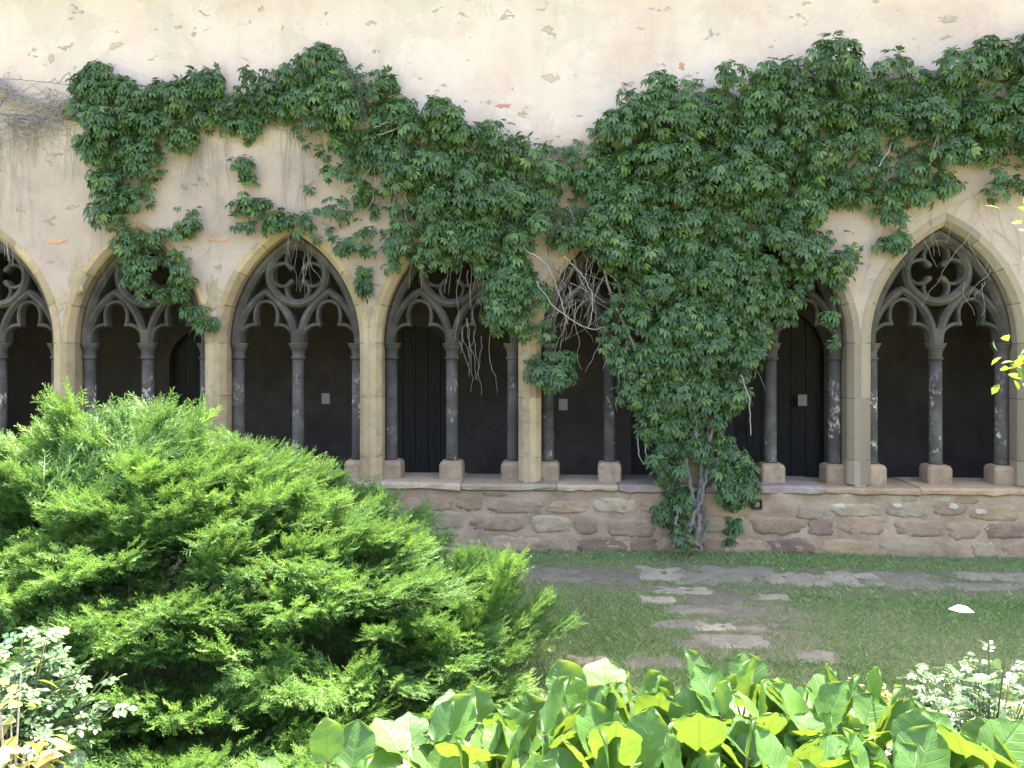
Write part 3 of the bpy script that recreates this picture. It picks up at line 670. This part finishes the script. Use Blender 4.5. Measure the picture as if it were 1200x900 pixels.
for pts in ([(1103,140,-.2),(1098,175,-.21),(1088,198,-.2),(1080,212,-.19)], [(1103,140,-.2),(1090,190,-.22),(1084,205,-.2)], [(1105,207,-.1),(1098,225,-.1),(1090,232,-.09)], [(1030,195,-.2),(1045,170,-.21)],
            [(438,150,-.2),(470,137,-.22),(492,130,-.2)], [(440,160,-.2),(480,145,-.22)], [(610,290,-.3),(640,310,-.28),(655,345,-.2),(665,380,-.16)], [(628,330,-.3),(650,360,-.2),(690,385,-.16),(720,380,-.16)],
            [(765,435,-.25),(775,425,-.26),(790,418,-.26),(798,412,-.26)], [(746,500,-.12),(750,535,-.12),(756,545,-.12)], [(757,505,-.12),(757,540,-.12)], [(868,440,-.3),(878,470,-.3),(880,510,-.3)], [(660,300,-.18),(680,320,-.2),(695,350,-.2),(690,385,-.2)]):
    tw.append(walk(pts, .007, .004, jit=.004))
for k in range(18): # fine runners creeping down the plaster beside the right-hand arch
    tw.append(strand(rng.uniform(1020, 1200), rng.uniform(215, 260), rng.uniform(.2, .9), -.014, .03, .0022, rng.normal(0, .2)))
for k in range(7): tw.append(strand(rng.uniform(1128, 1170), rng.uniform(265, 340), rng.uniform(.1, .35), -.02, .03, .0022, rng.normal(.1, .15)))
V, F, T_ = tubes(tw); o = link('bare_twigs', big_mesh('bare_twigs', V - base, F, T_), M['twig'], big_c); o['kind'] = 'stuff'

# the creeper on the left half of the wall
base = at(400, 100, 0.0); base = np.array([base[0], 0, base[2]])
lc_ = tag(empty('creeper', base), 'smaller ragged creeper hanging in strands over the yellow stone arches', 'creeper')
topm = [(92,110),(106,92),(130,86),(155,101),(180,108),(215,97),(260,97),(285,102),(310,85),(340,73),(375,64),(400,76),(430,76),(458,90),(468,112),(486,122),(478,145),(455,160),(420,165),(385,150),(350,138),(320,138),(300,148),(270,148),(240,160),(215,165),(200,155),(150,150),(110,150),(98,135)]
sprout = [(366,60),(374,54),(386,56),(390,68),(368,68)]
colm = [(88,165),(118,150),(205,155),(200,190),(188,215),(175,245),(176,262),(160,300),(140,290),(124,270),(120,240),(112,215),(126,200),(112,185),(84,178)]
arm = [(180,262),(205,240),(222,232),(240,238),(238,262),(214,284),(196,280),(180,285)]
dn1 = [(140,285),(182,282),(185,305),(160,318),(140,305)]; dn2 = [(158,318),(178,318),(180,335),(198,345),(185,358),(168,350)]
dn3 = [(205,285),(230,296),(232,330),(228,350),(208,345),(203,315)]; dn4 = [(222,355),(248,365),(252,380),(232,385)]
hang = [(288,160),(308,160),(308,200),(303,235),(338,240),(345,262),(320,275),(290,272),(266,258),(278,240),(284,210)]
rcol = [(360,150),(462,155),(452,200),(430,225),(432,262),(442,300),(425,300),(405,290),(395,275),(370,285),(352,262),(356,225),(385,205),(365,190)]
rdn = [(400,300),(425,300),(440,350),(428,355),(410,325)]; btw = [(432,180),(462,190),(470,290),(520,310),(450,312),(436,260)]
build_creeper(lc_, base, [(topm, 38, .135, .16, 30, 260), (sprout, 30, .05, .05, 8, 30), (colm, 32, .12, .10, 24, 120), (arm, 26, .085, .08, 15, 50), (dn1, 26, .09, .08, 16, 50), (dn2, 26, .08, .07, 12, 40), (dn3, 26, .08, .07, 12, 40), (dn4, 30, .06, .05, 10, 40),
    (hang, 40, .085, .06, 15, 70), (rcol, 24, .105, .12, 17, 80), (rdn, 20, .07, .05, 9, 25), (btw, 12, .09, .1, 14, 40)], 2)
tw = []
def bunch(x0, x1, y0, y1, l0, l1, k, r=.003, dr=.05):
    for _ in range(k): tw.append(strand(rng.uniform(x0, x1), rng.uniform(y0, y1), rng.uniform(l0, l1), rng.uniform(-.09, -.015), .018, rng.uniform(.6, 1.2) * r, rng.normal(0, dr)))
bunch(203, 225, 155, 175, .3, .75, 12, .0035); bunch(225, 265, 150, 175, .3, .75, 26, .0022); bunch(262, 285, 140, 160, .1, .35, 14, .002)
bunch(305, 328, 120, 150, .1, .35, 10, .0022); bunch(330, 332, 110, 130, 1.5, 1.7, 2, .004, .01); bunch(335, 375, 110, 150, .3, .9, 40, .0024); bunch(342, 362, 190, 240, .6, 1.1, 6, .0028)
bunch(352, 372, 285, 310, .15, .4, 7, .0022); bunch(130, 150, 165, 180, .2, .5, 6, .002); bunch(108, 120, 250, 275, .3, .6, 6, .002); bunch(225, 240, 330, 370, .15, .35, 4, .002); bunch(240, 260, 250, 300, .2, .5, 8, .0018, .12); bunch(425, 460, 330, 360, .2, .7, 5, .002)
for k in range(6): tw.append(walk([(x_, 150 + rng.normal(0, 10), -.06) for x_ in np.linspace(100 + 40*k, 160 + 60*k, 5)], .007, .005))
V, F, T_ = tubes(tw); o = link('bare_twigs', big_mesh('bare_twigs', V - base, F, T_), M['dead_twig'], lc_); o['kind'] = 'stuff'
V, F, T_ = tubes([walk([(75,140,-.06),(150,132,-.07),(240,128,-.08),(330,112,-.08),(430,118,-.08),(500,150,-.09)], .016, .010)], 6); link('stem', big_mesh('stem', V - base, F, T_, True), M['bark'], lc_)

# the dead, leafless tangle at the left
base = at(30, 130, 0.0); base = np.array([base[0], 0, base[2]])
dc = tag(empty('dead_creeper', base), 'leafless grey tangle of dead vine on the plaster beside the creepers', 'dead vine')
tw = []
for k in range(150):
    x0 = rng.uniform(-70, 80); n = 9; y0 = 132 + rng.normal(0, 13) + 12 * math.sin(x0 * .05); ln_ = rng.uniform(15, 60); sg = rng.choice([-1, 1])
    ys = y0 + np.cumsum(rng.normal(0, 4.0, n)); tw.append((np.array([at(x0 + sg * ln_ * s, yy, -.03 - .12 * rng.random()) for s, yy in zip(np.linspace(0, 1, n), ys)]), rng.uniform(.0018, .0045)))
for k in range(26): tw.append(walk([(rng.uniform(-40, 10), 95 + rng.normal(0, 5), -.05), (rng.uniform(5, 30), 112, -.09), (rng.uniform(25, 60), 122, -.10), (rng.uniform(55, 105), 126 + rng.normal(0, 8), -.08)], .005, .003))
for k in range(60): tw.append(strand(rng.uniform(-40, 90), rng.uniform(135, 155), rng.uniform(.15, .6), -.03, .018, .0022, rng.normal(0, .05)))
for k in range(22): tw.append(strand(rng.uniform(-30, 30), rng.uniform(150, 175), rng.uniform(.5, 1.3), -.02, .018, .0022, rng.normal(0, .08)))
for k in range(5): tw.append(strand(rng.uniform(2, 14), rng.uniform(270, 290), rng.uniform(.15, .3), -.03, .012, .004, .02))
V, F, T_ = tubes(tw); o = link('bare_twigs', big_mesh('bare_twigs', V - base, F, T_), M['dead_twig'], dc); o['kind'] = 'stuff'
V, F, T_ = tubes([walk([(-60,110,-.06),(10,108,-.08),(40,122,-.1),(70,124,-.09),(95,112,-.08)], .011, .008), walk([(-60,135,-.06),(20,134,-.08),(70,140,-.1),(110,128,-.08)], .009, .007)], 6); link('stem', big_mesh('stem', V - base, F, T_, True), M['bark'], dc)
V, F, T_ = tubes([(np.array([at(a, b_, -.05) for a, b_ in ((-60, 90), (20, 93), (60, 97), (100, 102))]), .0022)]); link('wire', big_mesh('wire', V - base, F), M['iron'], dc)

# ------------------------------------------------------------------ juniper
def spray_template(seed):
    """one feathery spray along +y, 1 long: twigs with scale-like tips"""
    r = np.random.default_rng(seed); VV, FF = [], []; b = 0
    def blade(o, d, s, L, W):
        nonlocal b
        m_ = o + d * L * .45; VV.append(np.array([o, m_ - s*W, o + d*L, m_ + s*W])); FF.append(np.array([[0,1,2],[0,2,3]]) + b); b += 4
    Y_ = np.array([0, 1., 0]); X_ = np.array([1., 0, 0]); Z_ = np.array([0, 0, 1.])
    blade(np.zeros(3), Y_, X_, 1.0, .022)
    for k in range(15):
        s = .08 + .86 * k / 14; o = Y_ * s; side = 1 if k % 2 else -1
        d = unit(Y_ * r.uniform(.7, 1.0) + X_ * side * r.uniform(.45, .85) + Z_ * r.normal(.05, .28)); L = .36 * (1 - .55 * s) * r.uniform(.7, 1.2)
        sd_ = unit(np.cross(d, unit(Z_ + r.normal(0, .5, 3)))); blade(o, d, sd_, L, .018)
        for q in range(5):
            s2 = .2 + .16 * q; d2 = unit(d * .9 + sd_ * (1 if q % 2 else -1) * r.uniform(.4, .8) + Z_ * r.normal(0, .3)); blade(o + d * L * s2, d2, unit(np.cross(d2, unit(Z_ + r.normal(0, .6, 3)))), L * .36 * (1.1 - .5 * s2), .011)
    return np.concatenate(VV), np.concatenate(FF)
SPR_T = [spray_template(s) for s in range(4)]
def bough(seed):
    """plume of sprays along +x, about 0.8 long"""
    r = np.random.default_rng(seed); K = 95; s = r.random(K)**.8; s[:12] = r.uniform(.85, 1.0, 12)
    Lb = .75; cx = Lb * s; cz = .10 * s - .02 + .10 * s * s; side = r.normal(0, 1, K) * .13 * (1 - .65 * s) ; top = np.abs(r.normal(0, .05, K)) * (1.1 - .7 * s) - .03
    pos = np.stack([cx, side, cz + top], 1); fw = unit(np.stack([np.full(K, .85), side * 3.4 + r.normal(0, .28, K), .26 + r.normal(0, .22, K) + top * 2], 1))
    nr = unit(np.stack([-.25 + r.normal(0, .3, K), r.normal(0, .4, K), np.ones(K)], 1)); rot = frames(fw, nr); scl = r.uniform(.13, .26, K) * (1.1 - .3 * s)
    VV, FF, TT = [], [], []; b = 0
    for k in range(4):
        V, F, T_ = scatter(*SPR_T[k], pos[k::4], rot[k::4], scl[k::4]); VV.append(V); FF.append(F + b); TT.append(T_ * .35 + r.random() * .1); b += len(V)
    me = big_mesh('bough', np.concatenate(VV), np.concatenate(FF), np.concatenate(TT)); me.materials.append(M['juniper_leaf']); return me
def twin(a, b, seed):
    """a forked bough: two plumes from one branch"""
    r = np.random.default_rng(seed); out = []
    for k, me in enumerate((a, b)):
        n = len(me.vertices); V = np.zeros(n * 3, np.float32); me.vertices.foreach_get('co', V); V = V.reshape(-1, 3)
        T_ = np.zeros(n, np.float32); me.attributes['tint'].data.foreach_get('value', T_)
        F = np.zeros(len(me.loops), np.int32); me.loops.foreach_get('vertex_index', F); F = F.reshape(-1, 3)
        y = (1 if k else -1) * r.uniform(.12, .38); c, s_ = math.cos(y), math.sin(y); sc = r.uniform(.8, 1.0)
        V = np.stack([V[:,0]*c - V[:,1]*s_, V[:,0]*s_ + V[:,1]*c, V[:,2] + k * r.uniform(-.10, .06)], 1) * sc - np.array([k * r.uniform(.05, .25), 0, 0]); out.append((V, F, T_))
    V = np.concatenate([o[0] for o in out]); F = np.concatenate([out[0][1], out[1][1] + len(out[0][0])]); T_ = np.concatenate([o[2] for o in out])
    me = big_mesh('bough', V, F, T_); me.materials.append(M['juniper_leaf']); return me
plume = [bough(s) for s in range(7)]; BOUGH = [twin(plume[k], plume[(k + 3) % 7], k) for k in range(7)]
for me in plume: bpy.data.meshes.remove(me)
def juniper(jx, jy, rx_l, rx_r, ry_f, ry_b, H, count, label, group, extra=()):
    gz = float(ground_z(jx, jy))
    th = tag(empty('juniper', (jx, jy, gz)), label, 'juniper', group)
    tk = []
    for k in range(9):
        a = rng.random() * 6.283; e = np.array([math.cos(a) * .5 * (rx_r if math.cos(a) > 0 else rx_l), math.sin(a) * .5 * ry_f, H * rng.uniform(.35, .7)])
        s = np.linspace(0, 1, 8)[:, None]; tk.append((np.array([0, 0, -.05]) + e * s + np.array([0, 0, .15]) * s * (1 - s) * 4, np.linspace(.035, .012, 8)))
    V, F, T_ = tubes(tk, 6); link('trunk', big_mesh('trunk', V, F, T_, True), M['bark'], th)
    for ox, oy, oz, ow, op, osc in extra:
        o = link('bough', BOUGH[int(rng.integers(0, 7))], None, th); o.scale = (osc,) * 3; o.rotation_euler = Euler((rng.normal(0, .2), -op, ow), 'XYZ'); o.location = (ox - jx, oy - jy, oz - gz)
    done = len(extra)
    while done < count:
        a = rng.random() * 6.283; rho = math.sqrt(rng.random()) * .98; ca, sa = math.cos(a), math.sin(a)
        rx = rx_r if ca > 0 else rx_l; ry = ry_b if sa > 0 else ry_f
        if (sa * rho > .25 and rng.random() < .65) or (ca * rho * rx < -1.5 and rng.random() < .7): continue   # thinner at the back and far side
        inner = rng.random() < .16; sh = .84 if inner else rng.uniform(.93, 1.03)
        p = np.array([rho * ca * rx, rho * sa * ry, H * (1 - rho**1.6)**.9]) * sh
        p[2] = max(p[2], .10 + .1 * rng.random())
        p[2] += .07 * math.sin(p[0] * 4.1 + p[1] * 2) * math.sin(p[1] * 5.3 - p[0] * 1.7) * (1 if rho < .9 else 0)
        yaw = math.atan2(sa * rx, ca * ry) if rho > .12 else rng.random() * 6.283
        yaw += rng.normal(0, .38); pitch = R(4 + 22 * (1 - rho)**1.5) + rng.normal(0, .13); sc_ = rng.uniform(.66, 1.04) * (.9 if rho > .8 else 1.0)
        dx_ = np.array([math.cos(yaw) * math.cos(pitch), math.sin(yaw) * math.cos(pitch), math.sin(pitch)])
        o = link('bough', BOUGH[int(rng.integers(0, 7))], None, th); o.scale = (sc_, sc_, sc_ * rng.uniform(.9, 1.2))
        o.rotation_euler = Euler((rng.normal(0, .2), -pitch, yaw), 'XYZ'); o.location = p - dx_ * .74 * sc_ - np.array([0, 0, .08]); done += 1
    return th
jc = at(150, 402, -2.75)
extra = []
for px, Y_, z_, yaw_, pt in ((575, -2.95, .34, .3, .9), (590, -3.0, .36, 1.2, 1.1), (600, -2.9, .30, -.4, .8), (610, -3.0, .24, 0., .5), (615, -2.95, .15, .1, .3), (585, -3.1, .25, -1.2, .8), (570, -3.0, .3, 2.6, 1.0), (600, -3.1, .1, -.6, .4)):
    q = at(px, 402, Y_); extra.append((q[0] - .15, Y_, z_, yaw_ + rng.normal(0, .1), pt, rng.uniform(.55, .75)))
for px in range(60, 420, 44):                                  # the low skirt towards the flower bed
    for Y_ in (-4.4, -4.75):
        q = at(px + rng.normal(0, 8), 402, Y_); extra.append((q[0], Y_ + .3, float(ground_z(q[0], Y_)) + .02, -1.57 + (px - 200) * .003 + rng.normal(0, .3), .22, rng.uniform(.55, .75)))
juniper(jc[0] + .08, -2.8, 3.3, 2.88, 2.0, 1.75, 1.55, 320, 'broad feathery green juniper mound spreading in front of the arches', None, extra)

# ------------------------------------------------------------------ bergenia
def bergenia_leaf(seed):
    r = np.random.default_rng(seed); nl, nw = 13, 9; L = .185 * r.uniform(.92, 1.08); W = L * r.uniform(.78, .95); cup = r.uniform(.01, .07); curl = r.uniform(.05, .5); tw_ = r.normal(0, .10); ph = r.random() * 6
    V, uv = [], []
    for i_ in range(nl):
        s = 1 - (1 - i_ / (nl - 1))**1.25; wv = math.sqrt(max(0, 1 - abs((s - .56) / (.60 if s < .56 else .455))**2.3)) if 0 < s < 1 else 0.0
        if i_ == 0: wv = .12
        if i_ == nl - 1: wv = .26
        for j_ in range(nw):
            u = -1 + 2 * j_ / (nw - 1); cren = 1 + (.035 * math.sin(s * 44 + ph) if abs(u) > .9 else 0)
            x = u * wv * W / 2 * cren; y = s * L - .05 * L * u * u * s + (-.045 * L * u * u * (1 if s > .8 else 0))
            z = cup * W * u * u * 1.6 - curl * L * .22 * s**2.4 + .004 * math.sin(s * 9 + u * 2 + ph) * abs(u) + .0015 * math.sin(s * 26 - abs(u) * 4)
            V.append((x, y, z + tw_ * x * s)); uv.append((u, s, 0))
    F = [(i_*nw+j_, i_*nw+j_+1, (i_+1)*nw+j_+1, (i_+1)*nw+j_) for i_ in range(nl-1) for j_ in range(nw-1)]
    me = mesh('bergenia_leaf', V, F, True); a = me.attributes.new('leafuv', 'FLOAT_VECTOR', 'POINT'); a.data.foreach_set('vector', np.array(uv, np.float32).ravel())
    me.materials.append(M['bergenia_leaf']); return me
BL = [bergenia_leaf(s) for s in range(8)]
def bergenia(x, y, nleaf, hgt, label, group='bergenia clumps in the flower bed'):
    gz = float(ground_z(x, y)) + .02; th = tag(empty('bergenia', (x, y, gz)), label, 'bergenia', group); pt = []
    for k in range(nleaf):
        a = k * 2.4 + rng.normal(0, .35); f = (k + .5) / nleaf; el = R(82 - 48 * f + rng.normal(0, 8)); ph_ = hgt * rng.uniform(.55, 1.05) * (1 - .25 * f)
        d = np.array([math.cos(a) * math.cos(el), math.sin(a) * math.cos(el), math.sin(el)]); tipp = d * ph_ + np.array([0, 0, .02])
        el2 = el - R(rng.uniform(-8, 38)); fw = np.array([math.cos(a) * math.cos(el2), math.sin(a) * math.cos(el2), math.sin(el2)])
        nr = np.array([-math.cos(a) * math.sin(el2), -math.sin(a) * math.sin(el2), math.cos(el2)]) + rng.normal(0, .22, 3)
        rt = frames(fw[None], nr[None])[0]; s = rng.uniform(.60, 1.02)
        o = link('leaf', BL[int(rng.integers(0, 8))], None, th); Mx = Matrix(rt.tolist()).to_4x4() @ Matrix.Scale(s, 4); Mx.translation = Vector(tipp); o.matrix_basis = Mx
        q = np.linspace(0, 1, 5)[:, None]; pt.append((tipp * q + np.array([math.cos(a), math.sin(a), 0]) * .02 * q * (1 - q), np.linspace(.0055, .004, 5)))
    V, F, T_ = tubes(pt, 5); o = link('petioles', big_mesh('petioles', V, F, T_, True), M['petiole'], th); o['kind'] = 'stuff'
spots = []
for row, (yy, xs_) in enumerate(((-5.05, np.arange(700, 1020, 50)), (-5.24, np.arange(590, 1100, 58)), (-5.40, np.arange(490, 1230, 72)), (-5.58, np.arange(420, 1260, 78)), (-5.80, np.arange(385, 1300, 86)))):
    for px in xs_: spots.append((px + rng.normal(0, 8), yy + rng.normal(0, .03), row))
bl = {0: 'bergenia clump with upright leaves at the lawn edge of the bed', 1: 'bergenia clump behind the middle rows with yellow-green leaves', 2: 'bergenia clump in the middle of the leafy bed',
      3: 'bergenia clump with broad leaves one row in from the front of the bed', 4: 'bergenia clump with broad leaves along the front of the bed'}
for px, yy, row in spots:
    lab = bl[row]; rw = [q for q in spots if q[2] == row]; nm = ['lawn-edge', 'second', 'middle', 'fourth', 'front'][row]
    if px == min(q[0] for q in rw): lab = 'end clump of the %s bergenia row on the juniper side' % nm
    if px == max(q[0] for q in rw): lab = 'end clump of the %s bergenia row on the young tree side' % nm
    p = at(px, 402, yy); bergenia(p[0], yy, int(rng.integers(10, 14)), .26 + .04 * rng.random() + (.06 if row < 2 else .03), lab, 'bergenia row %s' % ['by the lawn', 'behind the middle', 'in the middle', 'behind the front', 'at the front'][row])

# ------------------------------------------------------------------ shrubs and other plants
def leafy(name, base, label, cat, stems, leaf_m, LT, spread, hgt, per, size, droop=.3, group=None, bark='twig', part='leaf', big=0):
    """stems with leaves along them: the leaves are one part"""
    th = tag(empty(name, base), label, cat, group); tb, pos, fw, nr = [], [], [], []
    for k in range(stems):
        a = rng.random() * 6.283; rr_ = math.sqrt(rng.random()) * spread; h_ = hgt * rng.uniform(.6, 1.05) * (1 - .35 * (rr_ / spread)**2)
        e = np.array([math.cos(a) * rr_, math.sin(a) * rr_, h_]); s = np.linspace(0, 1, 8)[:, None]; C = np.array([0, 0, -.02]) + e * np.concatenate([s**1.25, s**1.25, s], 1); tb.append((C, np.linspace(.005, .0018, 8)))
        for q in range(per):
            u = rng.uniform(.25, 1.0); i_ = min(6, int(u * 7)); o = C[i_] + (C[i_+1] - C[i_]) * (u * 7 - i_); b_ = rng.random() * 6.283
            d = np.array([math.cos(b_), math.sin(b_), rng.normal(.15, .3)]); pos.append(o + d * rng.uniform(.0, size * .7)); fw.append(d + np.array([0, 0, -droop * rng.random()])); nr.append(np.array([0, 0, 1.]) + rng.normal(0, .35, 3))
    V, F, T_ = tubes(tb, 5); link('stems', big_mesh('stems', V, F, T_, True), M[bark], th)['kind'] = 'stuff'
    pos, fw, nr = map(np.array, (pos, fw, nr)); rot = frames(fw, nr); scl = size * rng.uniform(.65, 1.2, len(pos))
    V, F, T_ = scatter(*LT, pos, rot, scl); link('foliage', big_mesh('foliage', V, F, T_), M[leaf_m], th)['kind'] = 'stuff'
    return th
def compound(nl=5, L=.42, W=.28):
    VV, FF = [], []; b = 0
    spec = [(0, .55, 0)] + [(s * 62, .12 + .26 * k, s) for k in range((nl - 1) // 2) for s in (-1, 1)]
    for a, y0, s in spec:
        T, F = leaflet(L, W, .12, .2); a = R(a); c_, s_ = math.cos(a), math.sin(a); T = np.stack([T[:,0]*c_ + T[:,1]*s_, -T[:,0]*s_ + T[:,1]*c_ + y0, T[:,2]], 1); VV.append(T); FF.append(F + b); b += len(T)
    return np.concatenate(VV), np.concatenate(FF)
ROSE = compound(); OVAL = leaflet(1.0, .55, .1, .25); FERN = compound(9, .3, .14)
def on_bed(px, Y): p = at(px, 402, Y); return (p[0], p[1], float(ground_z(p[0], p[1])) + .01)
leafy('rose_bush', on_bed(20, -5.25), 'bush with glossy pale green leaves in front of the juniper', 'bush', 34, 'rose_leaf', ROSE, .30, .64, 24, .075, bark='petiole')
leafy('yellow_shrub', on_bed(12, -5.62), 'low shrub with lobed yellow-cream leaves below the glossy pale bush', 'shrub', 12, 'yellow_leaf', OVAL, .13, .64, 12, .075)
leafy('rose_bush', on_bed(1150, -4.85), 'bush with glossy whitish green leaves behind the bergenia at the lawn', 'bush', 60, 'rose_leaf', ROSE, .50, .66, 26, .058, bark='petiole')
leafy('tall_weed', on_bed(1160, -4.95), 'thin upright shoot with few broad pale leaves above the glossy bush', 'weed', 3, 'rose_leaf', OVAL, .12, .70, 8, .10, bark='petiole')
leafy('fern', on_bed(1030, -4.72), 'pale yellow-green feathery plant between lawn and bergenia', 'fern', 14, 'fern_leaf', FERN, .22, .72, 14, .085)
p = at(1050, 652, -.16); leafy('wall_weed', (p[0], -.17, 0), 'small green weed tuft at the foot of the low wall', 'weed', 8, 'weed_leaf', OVAL, .09, .09, 8, .03)

for k, px in enumerate((640, 700, 745, 905, 985, 1120, 1175)):
    q = at(px, 648, -.14); leafy('wall_weed', (q[0], -.15, .04), 'low green weed tuft in the grass along the foot of the low wall', 'weed', 5, 'weed_leaf', OVAL, .10, .055, 7, .024, group='weeds along the low wall')
# young tree standing at the right, a few of its twigs reach into view
tb_ = at(1352, 402, -4.7); tz = float(ground_z(tb_[0], -4.7)); tree = tag(empty('young_tree', (tb_[0], -4.7, tz)), 'young tree with yellow-green leaves reaching in beside the uncovered arch', 'tree')
tk = [(np.stack([.03 * np.sin(np.linspace(0, 3, 12)), .02 * np.cos(np.linspace(0, 4, 12)), np.linspace(-.05, 3.1, 12)], 1), np.linspace(.045, .012, 12))]; br_ = []; pos = []
for k in range(26):
    z0 = rng.uniform(1.1, 3.05); a = rng.random() * 6.283; ln_ = rng.uniform(.18, .36); s = np.linspace(0, 1, 6)[:, None]
    C = np.array([0, 0, z0]) + np.array([math.cos(a), math.sin(a), .45]) * ln_ * s; br_.append((C, np.linspace(.011, .003, 6)))
    for q in range(42): pos.append(C[rng.integers(1, 6)] + rng.normal(0, .055, 3))
for hz, rr_ in ((1.94, .47), (2.44, .47), (1.88, .45)):   # the twigs that reach towards the arcade
    a = math.pi + rng.normal(0, .12); s = np.linspace(0, 1, 6)[:, None]; C = np.array([0, 0, hz - .1]) + np.array([math.cos(a) * rr_, math.sin(a) * rr_, .1]) * s; br_.append((C, np.linspace(.008, .003, 6)))
    for q in range(40): pos.append(C[rng.integers(3, 6)] + rng.normal(0, .042, 3))
V, F, T_ = tubes(tk, 8); link('trunk', big_mesh('trunk', V, F, T_, True), M['bark'], tree)
V, F, T_ = tubes(br_, 5); link('branches', big_mesh('branches', V, F, T_, True), M['bark'], tree)['kind'] = 'stuff'
pos = np.array(pos); n = len(pos); rot = frames(rng.normal(0, 1, (n, 3)) + np.array([0, 0, -.3]), rng.normal(0, .5, (n, 3)) + np.array([0, 0, 1.]))
V, F, T_ = scatter(*OVAL, pos, rot, rng.uniform(.04, .065, n)); link('crown', big_mesh('crown', V, F, T_), M['tree_leaf'], tree)['kind'] = 'stuff'
